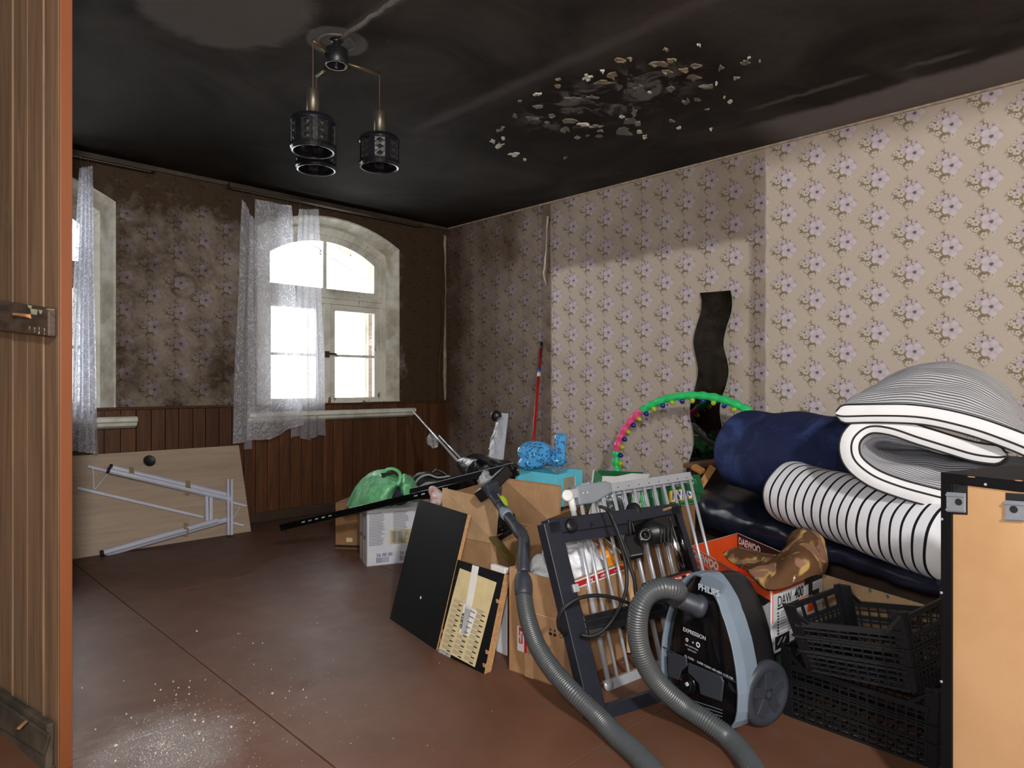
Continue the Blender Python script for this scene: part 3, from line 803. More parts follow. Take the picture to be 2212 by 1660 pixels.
curtain_panel((XY(542), XY(556)), (XY(528), XY(548)), l2(ZY(545, 472), ZY(556, 472)), l2(ZY(530, 974), ZY(545, 972)), 4.85, .7, .012, m_voile, cur, 'voile_panel', cw=.15)
m = MB()
m.tube([V((XY(625), 4.80, ZY(625, 447))), V((XY(630), 4.81, ZY(630, 470))), V((XY(637), 4.81, ZY(637, 478))), V((XY(645), 4.82, ZY(645, 470))), V((XY(652), 4.84, ZY(652, 452)))], .006, 6).build('loose_thread', m_voile, cur)
m_rodm = mat('curtain_hook_metal', (150, 145, 135), .4, .8)
for hx in (530, 552, 624, 650, 686):
    MB().tube([V((XY(hx), 4.83, ZY(hx, 452))), V((XY(hx), 4.84, ZY(hx, 440))), V((XY(hx), 4.87, ZC - .05))], .002, 6).build('hook', m_rodm, cur)
cul = thing('lace_curtain', 'gathered white lace curtain at the left window behind the plank partition', 'curtain', V((XY(180), 4.8, .6)))
curtain_panel((XY(172), XY(196)), (XY(140), XY(206)), l2(ZY(172, 365), ZY(196, 362)), l2(ZY(150, 972), ZY(206, 982)), 4.80, 4.0, .03, m_lace, cul, cw=.6)
for hx in (176, 192):
    MB().tube([V((XY(hx), 4.81, ZY(hx, 372))), V((XY(hx), 4.85, ZC - .05))], .002, 6).build('hook', m_rodm, cul)
m_railw = mat('sooty_curtain_board', (58, 46, 36), .6, 0, .25, 9)
for (a, c, lab) in ((XY(490, 4.9), XY(905, 4.9), 'dark curtain board fixed under the ceiling above the right window'), (XY(120, 4.9), XY(330, 4.9), 'short dark curtain board fixed under the ceiling above the left window')):
    r = thing('curtain_board', lab, 'curtain board', V(((a + c) / 2, 4.88, ZC - .06)))
    MB().bx(a, 4.84, ZC - .055, c, 4.905, ZC - .02).build('board', m_railw, r, bevel=.003)
    MB().bx(a + .02, 4.865, ZC - .058, c - .02, 4.875, ZC - .05).build('track', m_rodm, r)
# power line outside the window, hung between the houses
m_wire = mat('black_overhead_cable', (20, 20, 22), .5)
wr_ = thing('overhead_cable', 'black overhead cable seen outside through the right window', 'cable', V((2.0, 6.3, 2.2)))
MB().tube(smooth_path([V((1.2, 5.43, 2.70)), V((1.3, 6.0, 2.6)), V((2.2, 6.4, 2.37)), PY(640, 525, 6.5), PY(690, 540, 6.6), V((5, 7.2, 2.1))], 30), .006, 6).build('cable', m_wire, wr_)
MB().tube([PY(684, 534, 6.55), PY(700, 550, 6.55)], .012, 6).tube([PY(688, 547, 6.55), PY(700, 555, 6.55)], .012, 6).build('clamp', m_wire, wr_)
# ------------------------------------------------------------------ materials of the clutter
def m_card_fn(name, c1, c2):
    t = NT(name)
    p = t.obj()
    n = t.noise(p, 7, 4, .6); f = t.noise(t.scale(p, (1, 1, .12)), 160, 2, .5)
    c = t.mix(t.step(n, .3, .7), srgb(c1), srgb(c2))
    c = t.mix(t.M('MULTIPLY', t.step(f, .4, .7), .14), c, tuple(v * .55 for v in srgb(c2)))
    t.bump(f, .1, .002)
    return t.set(c, .85, 0, .2)
m_card = m_card_fn('brown_cardboard', (180, 142, 106), (160, 122, 88))
m_card2 = m_card_fn('pale_cardboard', (196, 164, 128), (178, 146, 112))
m_card3 = m_card_fn('dull_brown_cardboard', (154, 116, 82), (134, 100, 70))
m_cardedge = mat('corrugated_edge', (206, 170, 124), .9, 0, .2, 60)
m_tape = mat('clear_brown_tape', (196, 160, 122), .25, 0, .1, 30)
m_white = mat('white_board_paper', (226, 226, 228), .7, 0, .04, 8)
m_print = mat('white_printed_carton', (214, 216, 226), .5, 0, .06, 6)
m_blueink = mat('blue_print_ink', (92, 104, 138), .6, 0, .1, 20)
m_greyink = mat('grey_print_ink', (120, 124, 134), .6, 0, .1, 20)
m_ink = mat('black_print_ink', (24, 24, 26), .6, 0, .1, 20)
m_red = mat('red_print', (192, 30, 34), .6, 0, .1, 20)
m_whiteink = mat('white_print', (236, 236, 238), .6, 0, .02, 20)
m_cream = mat('cream_label_paper', (214, 196, 150), .7, 0, .08, 14)
m_label = mat('white_label_paper', (232, 232, 230), .6, 0, .04, 14)
m_melam = mat('black_melamine', (11, 11, 13), .55, 0, .25, 5, .05, 120, spec=.2)
m_chip = mat('raw_chipboard', (200, 158, 112), .9, 0, .3, 180, .3, 260, col2=(160, 116, 74))
m_greybar = mat('white_painted_steel', (206, 210, 228), .35, .1, .06, 8)
m_silver = mat('silver_painted_steel', (186, 189, 198), .28, .3, .06, 12)
m_chrome = mat('bright_chrome', (210, 214, 220), .12, 1.0, .03, 8)
m_greypl = mat('grey_plastic', (134, 140, 148), .45, 0, .08, 12)
m_frameb = mat('black_powder_coated_steel', (34, 37, 48), .42, .15, .1, 30, .05, 300)
m_blkpl = mat('black_plastic', (24, 24, 27), .38, 0, .15, 20)
m_blkglo = mat('glossy_black_plastic', (12, 12, 14), .12, 0, .1, 20)
m_rubber = mat('black_rubber', (20, 20, 21), .6, 0, .15, 20)
def m_film_fn(name, col, alpha, rough=.18, spec=.8):
    t = NT(name)
    n = t.noise(t.obj(), 26, 4, .7)
    t.set(srgb(col), rough, 0, spec)
    t.put(t.b.inputs['Alpha'], t.M('MULTIPLY_ADD', t.step(n, .35, .7), .35, alpha))
    t.bump(n, .6, .01)
    return t.m
m_clear = m_film_fn('clear_plastic_film', (208, 212, 216), .3)
m_greenbag_ = m_film_fn('green_carrier_bag_film', (120, 206, 146), .70, .3, .5)
m_bubble_b = None
def m_bubble_fn(name, col, alpha):
    t = NT(name)
    v = t.vor(t.obj(), 62)
    t.set(srgb(col), .12, 0, .9)
    t.put(t.b.inputs['Alpha'], alpha)
    t.bump(t.step(v, .5, .1), .9, .014)
    return t.m
m_bubble_b = m_bubble_fn('blue_bubble_wrap', (84, 172, 238), .84)
m_bubble_c = m_bubble_fn('clear_bubble_wrap', (160, 162, 166), .55)
def m_binbag_fn():
    t = NT('black_bin_bag_film')
    n = t.noise(t.obj(), 12, 5, .65, .8)
    t.set(srgb((16, 18, 24)), .22, 0, .6)
    t.bump(n, .7, .02)
    return t.m
m_binbag = m_binbag_fn()

def carton(name, label, cat, bot, top, m, inner=None, th=.004, group=None, bottom=True, kind='body'):
    c = sum((V(p) for p in bot), V((0, 0, 0))) / 4
    T = thing(name, label, cat, V((c.x, c.y, min(p.z for p in bot))), group)
    b = MB()
    n = len(bot)
    for k in range(4):
        a, c2 = bot[k], bot[(k + 1) % 4]; a1, c1 = top[k], top[(k + 1) % 4]
        nn = (c2 - a).cross(UP).normalized()
        if nn.dot(c - a) < 0: nn = -nn
        b.slab([a, c2, c1, a1], nn * th)
    if bottom: b.slab(list(bot), UP * th)
    b.build(kind, m, T)
    return T
def flap(T, q, m=None, th=.004, name='flap', label=None, bev=0):
    q = [V(p) for p in q]
    n = (q[1] - q[0]).cross(q[3] - q[0]).normalized()
    return MB().slab(q, n * th).build(name, m or m_card, T, label=label, bevel=bev)
def face(T, q, m, name, off=.0009, label=None):
    """a flat print or label lying on a quad face; the quad runs counter-clockwise seen from outside"""
    q = [V(p) for p in q]
    n = (q[1] - q[0]).cross(q[3] - q[0]).normalized()
    return MB().slab([p + n * off * .3 for p in q], n * off).build(name, m, T, label=label)
def bil(q, u, v):
    return q[0].lerp(q[1], u).lerp(q[3].lerp(q[2], u), v)
def sub(q, u0, v0, u1, v1):
    return [bil(q, u0, v0), bil(q, u1, v0), bil(q, u1, v1), bil(q, u0, v1)]
def qn(q): return (q[1] - q[0]).cross(q[3] - q[0]).normalized()
def lines(T, q, rows, m, name='print', gap=.5, seed=1, lo=.6):
    """rows of small print on a quad"""
    r = random.Random(seed); b = MB(); n = qn(q)
    for k in range(rows):
        s = sub(q, 0, (k + .5 - gap / 2) / rows, r.uniform(lo, 1), (k + .5 + gap / 2) / rows)
        b.slab([p + n * .0018 for p in s], n * .0003)
    return b.build(name, m, T)
def barcode(T, q, m, seed=1, n_=26, name='barcode'):
    r = random.Random(seed); b = MB(); n = qn(q); u = 0
    while u < .98:
        wd = r.choice((.014, .014, .028, .042))
        b.slab([p + n * .0014 for p in sub(q, u, 0, min(u + wd, 1), 1)], n * .0003); u += wd + r.choice((.014, .028, .028))
    return b.build(name, m, T)

# ------------------------------------------------------------------ dismantled desk leaning on the window wall
dp = V((1.4, 4.655, 0.0)); dt = V((1.4, 4.862, .592))
du = V((1, 0, 0)); dv_ = (dt - dp).normalized(); dn = du.cross(dv_).normalized()
m_oak = wood('pale_oak_laminate', (178, 158, 140), (164, 144, 126), 0, 4, .5, .05, .08, .4)
desk = thing('dismantled_desk', 'pale oak desk top with white steel legs taped on, leaning against the panelled wall', 'desk', V((1.42, 4.65, 0)))
x0, x1 = .82, 2.03
qd = [V((x0, dp.y, 0)), V((x1, dp.y, 0)), V((x1, dt.y, dt.z)), V((x0, dt.y, dt.z))]
MB().slab(qd, dn * -.018).build('desktop', m_oak, desk, bevel=.0015)
def D(px, py, off=0.0): return PN(px, py, dp + dn * off, dn)
c = D(323, 997, .001)
m_gro = mat('black_cable_grommet', (16, 14, 14), .5)
MB().lathe([(.0, 0), (.030, 0), (.033, .002), (.037, .002), (.038, -.001)], c, dn, 28, cap=False).build('cable_grommet', m_gro, desk, smooth=True)
for (a, c, r_, off) in (((240, 1012), (501, 1074), .021, .026), ((236, 1018), (498, 1080), .017, .05), ((226, 1199), (500, 1121), .021, .028), ((222, 1196), (470, 1126), .017, .05)):
    p, q = D(*a, off), D(*c, off)
    leg = MB().tube([p, q], r_, 16).build('leg', m_greybar, desk, smooth=False)
    dd = (q - p).normalized()
    MB().tube([p - dd * .012, p + dd * .003], r_ * 1.06, 16).build('end_cap', m_rubber, leg)
for (a, c, wd, off) in (((189, 1009), (532, 1095), .016, .012), ((167, 1056), (438, 1119), .016, .012), ((500, 1131), (526, 1137), .014, .012)):
    MB().beam(D(*a, off), D(*c, off), wd, .012, dv_).build('rail', m_greybar, desk, bevel=.001)
for (a, c, wd, off) in (((492, 1037), (493, 1158), .014, .060), ((500, 1037), (500, 1158), .014, .060), ((446, 1069), (447, 1128), .018, .030), ((455, 1068), (455, 1128), .020, .034)):
    MB().beam(D(*a, off), D(*c, off), wd, .02, du).build('cross_bar', m_greybar, desk, bevel=.001)
for (a, c) in (((201, 1014), (203, 1059)), ((204, 1060), (236, 1022)), ((519, 1096), (504, 1122))):
    MB().tube([D(*a, .014), D(*c, .014)], .0035, 8).build('tie_rod', m_greybar, desk)
m_btape = mat('brown_parcel_tape', (168, 146, 118), .25, 0, .1, 30)
for (px, py, a) in ((284, 1024, 14), (406, 1056, 17), (402, 1146, 16)):
    p, q = D(px - 5, py - a, .03), D(px + 5, py - a + 2, .03)
    r, s_ = D(px + 3, py + a, .01), D(px - 7, py + a - 2, .01)
    mid1, mid2 = D(px - 5, py - 3, .073), D(px + 6, py - 1, .073)
    MB().add([p, q, mid2, mid1, r, s_], [(0, 1, 2, 3), (3, 2, 4, 5)]).build('tape', m_btape, desk, solid=.001)

# ------------------------------------------------------------------ cartons at the far left of the pile
a = W(-.822, 3.815, 0); ur = V((.92 * RT.x + .39 * FW.x, .92 * RT.y + .39 * FW.y, 0)).normalized(); ub = (UP.cross(ur)).normalized()
if ub.dot(FW) < 0: ub = -ub
wbx = [a, a + ur * .42, a + ur * .42 + ub * .215, a + ub * .215]
ztop = .318
wt = [p + UP * ztop for p in wbx]
T = carton('printed_carton', 'white carton with blue print and barcodes, in front of the plain brown box', 'box', wbx, wt, m_print)
flap(T, [wt[0], wt[1], wt[2], wt[3]], m_print, .003, 'lid')
fq = [wbx[0], wbx[1], wt[1], wt[0]]; lq = [wbx[3], wbx[0], wt[0], wt[3]]
for k, (u0, u1) in enumerate(((.03, .25), (.36, .58), (.68, .9))):
    lines(T, sub(fq, u0, .36, u1, .95), 22, m_greyink, 'print', .4, k + 3, .75)
lab = face(T, sub(fq, .31, .36, .72, .62), m_cream, 'label', label='cream address label')
for k in range(2):
    barcode(T, [p + qn(fq) * .001 for p in sub(fq, .335 + k * .085, .39, .405 + k * .085, .59)], m_greyink, k + 5)
lines(T, [p + qn(fq) * .001 for p in sub(fq, .52, .42, .70, .6)], 6, m_greyink, 'print', .3, 8, .4)
for k in range(3):
    barcode(T, sub(fq, .13 + k * .32, .05, .31 + k * .32, .145), m_blueink, k + 11)
    text('56 00 00', .026, bil(fq, .13 + k * .32, .185) + qn(fq) * .001, fq[1] - fq[0], UP, m_blueink, T, bold=.0006)
for u in (.12, .58):
    MB().slab([p + qn(lq) * .001 for p in sub(lq, u, .45, u + .26, .93)], qn(lq) * .0004).build('print', m_blueink, T)
    MB().slab([p + qn(lq) * .0016 for p in sub(lq, u + .05, .52, u + .21, .86)], qn(lq) * .0004).build('print', m_print, T)
face(T, sub(lq, .40, 0, .52, 1), m_tape, 'tape')
face(T, sub(fq, .74, .3, 1.0, .80), mat('teal_print', (96, 160, 170), .6), 'print')
# plain brown box behind
bb = [W(-1.108, 4.235, 0), W(-.86, 4.235 - .03, 0)]; bb += [bb[1] + FW * .36 + RT * .05, bb[0] + FW * .36 + RT * .05]
bt = [p + UP * .285 for p in bb]
T = carton('cardboard_box', 'small plain brown box with a dark base line, behind the printed white carton', 'box', bb, bt, m_card3)
flap(T, bt, m_card3, .003, 'lid')
fq = [bb[0], bb[1], bt[1], bt[0]]
face(T, sub(fq, 0, .03, 1, .09), m_ink, 'print'); face(T, sub(fq, .28, .16, .44, .25), m_cream, 'print')

# green carrier bag on top of them
g = thing('carrier_bag', 'green plastic carrier bag with cut-out handles on top of the brown box', 'bag', P(815, 1085, 4.05))
rows = [[(748, 1092, 3.95), (770, 1050, 3.9), (800, 1022, 3.9), (832, 1016, 3.9), (858, 1030, 3.9), (870, 1042, 3.92)],
        [(752, 1096, 3.88), (785, 1070, 3.8), (810, 1050, 3.77), (835, 1040, 3.77), (856, 1042, 3.8), (868, 1048, 3.85)],
        [(757, 1097, 3.85), (790, 1092, 3.77), (815, 1082, 3.72), (838, 1068, 3.72), (854, 1052, 3.76), (864, 1050, 3.82)],
        [(760, 1097, 3.86), (790, 1098, 3.78), (815, 1096, 3.74), (836, 1090, 3.74), (846, 1078, 3.78), (854, 1060, 3.82)]]
fn = patch([[P(*c) for c in r] for r in rows])
MB().grid(lambda u, v: fn(u, v) + wob(fn(u, v), 16, .012, 3) * math.sin(min(v * 4, 1) * 1.57) + wob(fn(u, v), 45, .004, 1), 40, 30).build('film', m_greenbag_, g, smooth=True)
rows = [[(748, 1092, 3.95), (770, 1050, 3.9), (800, 1022, 3.9), (832, 1016, 3.9), (858, 1030, 3.9), (870, 1042, 3.92)],
        [(760, 1088, 4.15), (785, 1055, 4.2), (810, 1036, 4.22), (840, 1032, 4.22), (862, 1040, 4.2), (876, 1052, 4.15)],
        [(765, 1086, 4.3), (790, 1080, 4.35), (815, 1078, 4.38), (845, 1076, 4.38), (868, 1074, 4.3), (885, 1074, 4.25)]]
fn2 = patch([[P(*c) for c in r] for r in rows])
MB().grid(lambda u, v: fn2(u, v) + wob(fn2(u, v), 16, .012, 3) * v, 30, 20).build('film', m_greenbag_, g, smooth=True)
rows = [[(862, 1042, 3.86), (872, 1026, 3.9), (886, 1028, 3.95), (897, 1042, 4.0)], [(862, 1055, 3.8), (875, 1045, 3.78), (890, 1048, 3.82), (902, 1060, 3.95)], [(868, 1070, 3.82), (880, 1085, 3.76), (893, 1088, 3.8), (906, 1082, 3.95)]]
fn3 = patch([[P(*c) for c in r] for r in rows])
MB().grid(lambda u, v: fn3(u, v) + wob(fn3(u, v), 20, .014, 9), 24, 20).build('film', m_greenbag_, g, smooth=True)
hp = smooth_path([P(828, 1031, 3.79), P(832, 1018, 3.82), P(848, 1014, 3.82), P(862, 1022, 3.8), P(864, 1036, 3.78), P(858, 1050, 3.77)], 20)
MB().tube(hp, .010, 8, sx=.4).build('handle', m_greenbag_, g, smooth=True)
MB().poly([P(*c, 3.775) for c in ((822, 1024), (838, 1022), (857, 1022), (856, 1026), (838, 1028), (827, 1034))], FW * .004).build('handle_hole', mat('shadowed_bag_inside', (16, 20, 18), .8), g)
nb = blob(P(862, 1068, 3.9), (.065, .07, .07), .012, 12, 3, 4).build('dark_bundle', mat('navy_cloth', (24, 24, 38), .8, 0, .2, 30, .2), None, smooth=True)
tag(nb, 'dark navy bundle showing through the opening of the green bag', 'bundle')

# ------------------------------------------------------------------ long black rails laid across the boxes
def line_pts(a, b, n=2): return [lerp(a, b, k / (n - 1)) for k in range(n)]
ra_ = P(607, 1141, 3.88); rb_ = P(1120, 1021, 3.44)
t1 = thing('metal_rail', 'long black metal rail sticking out low to the left over the cartons', 'rail', ra_)
MB().beam(ra_, rb_, .036, .024, UP).build('profile', m_blkglo, t1, bevel=.002)
dd = (rb_ - ra_).normalized()
MB().beam(ra_ + UP * .012 - FW * .008, rb_ + UP * .012 - FW * .008, .006, .008, UP).build('groove_lip', m_silver, t1)
MB().beam(ra_ + dd * .03 - UP * .01, ra_ + dd * .035 - UP * .035, .01, .01, FW).build('end_pin', m_blkpl, t1)
for k in range(10):
    q = ra_ + dd * (.16 + .045 * k + (.5 if k > 4 else 0)) - FW * .0125 + UP * .003
    MB().box(q, .022, .003, .008, dd, FW).build('clip', m_greypl if k % 3 else m_silver, t1)
ra2 = P(880, 1066, 3.80); rb2 = P(1108, 1009, 3.5)
t2 = thing('metal_rail', 'second black rail with a pale upper edge, behind the longest rail', 'rail', ra2)
MB().beam(ra2, rb2, .034, .02, UP).build('profile', m_blkpl, t2, bevel=.002)
MB().beam(ra2 + UP * .018, rb2 + UP * .018, .005, .01, UP).build('edge_strip', m_greypl, t2)
t3 = thing('metal_rail', 'short dark grey rail lying on the printed carton under the longest rail', 'rail', P(850, 1092, 3.85))
MB().beam(P(843, 1090, 3.80), P(930, 1064, 3.72), .028, .03, UP).build('profile', mat('dark_grey_rail', (72, 76, 84), .4, .3), t3, bevel=.002)
# shoe-like black bag with grey piping
bg = thing('sports_bag', 'black sports bag with light grey stripes behind the green carrier bag', 'bag', P(930, 1060, 4.15))
b = blob(P(930, 1048, 4.15), (.135, .1, .075), .03, 9, 4, 6, crease=.02); b.build('body', mat('black_nylon', (20, 20, 22), .6, 0, .2, 30, .2), bg, smooth=True)
m_stripe = mat('light_grey_piping', (150, 150, 154), .5)
for pts in (((893, 1052), (905, 1035), (925, 1027), (945, 1033), (972, 1030)), ((898, 1062), (920, 1046), (945, 1044), (968, 1042)), ((925, 1058), (945, 1050), (965, 1054))):
    MB().tube(smooth_path([P(x_, y_, 4.04) for x_, y_ in pts], 20), .006, 8).build('piping', m_stripe, bg, smooth=True)
MB().tube(smooth_path([P(x_, y_, 4.07) for x_, y_ in ((935, 1024), (945, 1017), (960, 1024), (972, 1036))], 16), .009, 8).build('handle', m_black, bg, smooth=True)

# ------------------------------------------------------------------ black wrapped bundle, rods, white profile, red stick
bw = thing('wrapped_bundle', 'bundle wrapped in shiny black film lying across the rails by the corner', 'bundle', P(1050, 1035, 3.75))
rows = [[(990, 992, 3.95), (1010, 986, 3.95), (1035, 985, 3.95), (1070, 992, 3.9), (1100, 1002, 3.85), (1122, 1006, 3.8)],
        [(988, 1000, 3.85), (1010, 1000, 3.75), (1040, 1000, 3.7), (1075, 1008, 3.65), (1105, 1012, 3.6), (1122, 1012, 3.6)],
        [(990, 1010, 3.85), (1008, 1024, 3.75), (1035, 1030, 3.68), (1070, 1028, 3.6), (1100, 1022, 3.55), (1122, 1020, 3.55)],
        [(1000, 1020, 3.9), (1012, 1036, 3.85), (1035, 1046, 3.8), (1070, 1044, 3.7), (1100, 1036, 3.65), (1122, 1030, 3.6)]]
fb = patch([[P(*c) for c in r] for r in rows])
MB().grid(lambda u, v: fb(u, v) + wob(fb(u, v), 12, .018, 5) + wob(fb(u, v), 40, .003, 2), 44, 26).build('film', m_binbag, bw, smooth=True, solid=.012)
rod = thing('steel_rod', 'thin bright steel rod leaning on the end of the right window sill', 'rod', P(990, 1000, 4.2))
MB().tube([P(889, 886, 5.55), P(992, 1001, 4.0)], .0075, 10).build('shaft', m_silver, rod, smooth=True)
rod2 = thing('steel_rod', 'shorter steel rod right beside the long leaning rod', 'rod', P(990, 1000, 4.15))
MB().tube([P(949, 943, 4.6), P(999, 996, 3.98)], .006, 10).build('shaft', m_silver, rod2, smooth=True)
sc_ = blob(P(934, 953, 4.83), (.05, .03, .055), .03, 16, 3, 2, crease=.03).build('plastic_scrap', m_clear, None, smooth=True)
tag(sc_, 'crumpled clear plastic scrap hanging on the leaning steel rod', 'plastic scrap')
wp_ = thing('white_profile', 'white metal leg with a black knob and clear film, upright near the corner', 'metal leg', P(1078, 1000, 4.1))
pa, pb = P(1086, 897, 4.35), P(1072, 1012, 4.0); pc = pb + (pb - pa).normalized() * .62; pb = pc
MB().beam(pa, pb, .075, .03, RT).build('profile', m_greybar, wp_, bevel=.004)
MB().lathe([(0, -.025), (.02, -.024), (.034, -.012), (.036, 0), (.034, .012), (.02, .024), (0, .025)], P(1072, 900, 4.28), FW, 20, cap=False).build('knob', m_blkpl, wp_, smooth=True)
rows = [[(1076, 900, 4.28), (1082, 900, 4.28), (1088, 902, 4.28)], [(1066, 930, 4.2), (1074, 930, 4.16), (1086, 932, 4.2)], [(1056, 970, 4.1), (1066, 975, 4.05), (1076, 975, 4.08)], [(1052, 986, 4.05), (1062, 992, 4.0), (1074, 994, 4.04)]]
ff = patch([[P(*c) for c in r] for r in rows])
MB().grid(lambda u, v: ff(u, v) + wob(ff(u, v), 24, .02, 1), 14, 24).build('film', m_clear, wp_, smooth=True)
st = thing('broom_handle', 'red broom handle with black tip leaning on the papered wall', 'broom handle', P(1147, 1040, 4.9))
s0_, s1_ = PX(1170, 740, XR - .02), P(1143, 1060, 4.75)
m_redp = mat('red_lacquered_steel', (168, 24, 26), .35)
MB().tube([lerp(s0_, s1_, .05), s1_], .0125, 12).build('shaft', m_redp, st, smooth=True)
MB().tube([s0_, lerp(s0_, s1_, .008), lerp(s0_, s1_, .06)], [.008, .0135, .0145], 12).build('hang_cap', m_blkpl, st, smooth=True)
MB().tube([lerp(s0_, s1_, .192), lerp(s0_, s1_, .228)], .0132, 12).build('band', mat('blue_band', (40, 50, 130), .4), st, smooth=True)
MB().tube([lerp(s0_, s1_, .229), lerp(s0_, s1_, .262)], .0132, 12).build('band', m_white, st, smooth=True)

# ------------------------------------------------------------------ middle open box, nozzle, brass tube
dc = 2.85
def at_z(px, py, z): return PZ(px, py, z)
zt = HC - (1177 - CY) / FOC * dc
c0 = P(1072, 1177, dc); c0.z = zt
def zt_pt(px, py): return PZ(px, py, zt)
cl_, crr = zt_pt(955, 1153), zt_pt(1180, 1143)
cb = cl_ + crr - c0
top4 = [c0, crr, cb, cl_]; bot4 = [V((p.x, p.y, 0)) for p in top4]
T = carton('open_box', 'open brown cardboard box with tall raised flaps behind the black panels', 'box', bot4, top4, m_card)
dF = (P(957, 1055, 3.02) - cl_)
flap(T, [cl_, c0, P(1079, 1083, 2.86), P(957, 1055, 3.04)], m_card2)
flap(T, [zt_pt(1083, 1128), zt_pt(1210, 1148), P(1213, 1050, 3.12), P(1085, 1033, 3.22)], m_card)
flap(T, [cl_, cb, P(1075, 1036, 3.55), P(965, 1068, 3.2)], m_card3)
MB().slab([c0 + (cl_ - c0) * .0 - FW * .001, c0 + (cl_ - c0) * .09 - FW * .001, bot4[0] + (bot4[3] - bot4[0]) * .09 - FW * .001, bot4[0] - FW * .001], FW * -.0006).build('tape', m_tape, T)
flq = [cl_, c0, P(1079, 1083, 2.86), P(957, 1055, 3.04)]
fb_n = qn(flq); fb_n = fb_n if fb_n.dot(FW) < 0 else -fb_n
for u in (.80, .86, .93):
    MB().slab([p + fb_n * .0005 for p in sub(flq, u, 0, u + .012, 1)], fb_n * .0005).build('crease', m_cardedge, T)
# things in it
br = thing('brass_tube', 'flat brass-coloured tube leaning out of the open box with tall flaps', 'tube', P(1090, 1170, 2.85))
MB().beam(P(1063, 1160, 2.88), P(1128, 1238, 2.62), .032, .02, V((RT.x, RT.y, .8))).build('tube', mat('dull_brass', (128, 112, 66), .35, .5, .15, 20), br, bevel=.004)
lt = thing('lamp_part', 'dark angular plastic holder inside the open box with tall flaps', 'plastic part', P(1085, 1150, 2.95))
MB().beam(P(1068, 1140, 2.98), P(1108, 1128, 2.9), .07, .05, UP).beam(P(1075, 1168, 2.9), P(1110, 1145, 2.82), .02, .02, UP).build('body', m_blkpl, lt, bevel=.006)
MB().lathe([(0, 0), (.016, .002), (.016, .02), (.0, .022)], P(1085, 1143, 2.9), -FW, 16).build('socket', m_blkglo, lt, smooth=True)
yb = blob(P(1082, 1092, 3.1), (.03, .03, .045), .01, 20, 3, 3).build('lime_cloth', mat('lime_fabric', (160, 190, 40), .7), None, smooth=True)
tag(yb, 'small lime green scrap between the two tall cardboard flaps', 'cloth')
ob_ = blob(P(942, 1075, 3.35), (.05, .05, .05), .03, 20, 3, 7, crease=.02).build('white_red_bag', mat('red_white_film', (214, 206, 212), .4, 0, .1, 14, .3, 30, col2=(190, 70, 40)), None, smooth=True)
tag(ob_, 'red and white plastic bag peeping out left of the tall flap', 'bag')
cb2 = blob(P(1047, 1035, 3.45), (.045, .04, .045), .025, 22, 3, 3, crease=.03).build('clear_bag', m_clear, None, smooth=True)
tag(cb2, 'small crumpled clear bag under the black wrapped bundle', 'bag')

# ------------------------------------------------------------------ two black chipboard panels leaning
def panel(bl, br_, up_off, h, th):
    q = [bl, br_, br_ + up_off, bl + up_off]
    return q
bl, br_ = W(-.539, 2.974, 0), W(-.295, 2.62, 0)
wv = (br_ - bl).normalized(); pn_ = wv.cross(UP).normalized()
if pn_.dot(FW) > 0: pn_ = -pn_
upo = UP * .513 - pn_ * .142
T = thing('black_panel', 'large plain black furniture panel leaning on the cardboard boxes', 'panel', (bl + br_) / 2)
q = [bl, br_, br_ + upo, bl + upo]; nn = qn(q); nn = nn if nn.dot(FW) < 0 else -nn
MB().slab([p - nn * .0005 for p in q], -nn * .016).build('board', m_chip, T)
face_m = MB().slab(q, nn * -.001); face_m.build('front_laminate', m_melam, T)
p = bil(q, .52, .28) + nn * .001
MB().lathe([(0, 0), (.006, 0), (.006, .001), (0, .001)], p, nn, 12).build('sticker', m_label, T)
bl, br_ = W(-.288, 2.609, 0), W(-.10, 2.405, 0)
wv = (br_ - bl).normalized(); pn_ = wv.cross(UP).normalized()
if pn_.dot(FW) > 0: pn_ = -pn_
upo = UP * .338 - pn_ * .098
q = [bl, br_, br_ + upo, bl + upo]; nn = qn(q); nn = nn if nn.dot(FW) < 0 else -nn
T = thing('furniture_board', 'small black furniture panel with a cream instruction sheet and white sticker', 'panel', (bl + br_) / 2)
MB().slab([p - nn * .0005 for p in q], -nn * .015).build('board', m_chip, T)
MB().slab([p - nn * .0165 for p in q], -nn * .016).build('rear_board', m_chip, T)
MB().slab(q, nn * -.001).build('front_laminate', m_melam, T)
sh_q = [PN(x_, y_, q[0], nn) for x_, y_ in ((949, 1402), (1026, 1443), (1073, 1260), (994, 1229))]
face(T, sh_q, m_cream, 'instruction_sheet', .0012)
for cx_ in range(3):
    for k in range(10):
        v0 = .03 + k * .062
        s_ = sub(sh_q, .06 + cx_ * .315, v0, .06 + cx_ * .315 + .25, v0 + .045)
        lines(T, s_, 3, m_greyink, 'print', .34, k * 7 + cx_, .55)
        MB().slab([p + nn * .0016 for p in sub(s_, .62, -.32, 1, -.02)], nn * .0003).build('print', m_ink, T)
st_q = [PN(x_, y_, q[0] + nn * .0014, nn) for x_, y_ in ((996, 1370), (1007, 1376), (1035, 1226), (1021, 1222))]
st2 = [PN(x_, y_, q[0] + nn * .0014, nn) for x_, y_ in ((992, 1368), (1013, 1376), (1031, 1322), (1003, 1305))]
face(T, st_q, m_label, 'sticker'); face(T, st2, m_label, 'sticker')
barcode(T, sub([st_q[0], st_q[3], st_q[2], st_q[1]], .72, .15, .96, .5), m_ink, 3)
text('GUSTA', .018, bil(st2, .15, .15) + nn * .003, st_q[3] - st_q[0], -(st_q[1] - st_q[0]), m_ink, T, bold=.0008)
lines(T, [p + nn * .002 for p in [st2[0].lerp(st2[1], .55), st2[1], st2[2], st2[3].lerp(st2[2], .6)]], 5, m_greyink, 'print', .2, 5, .5)
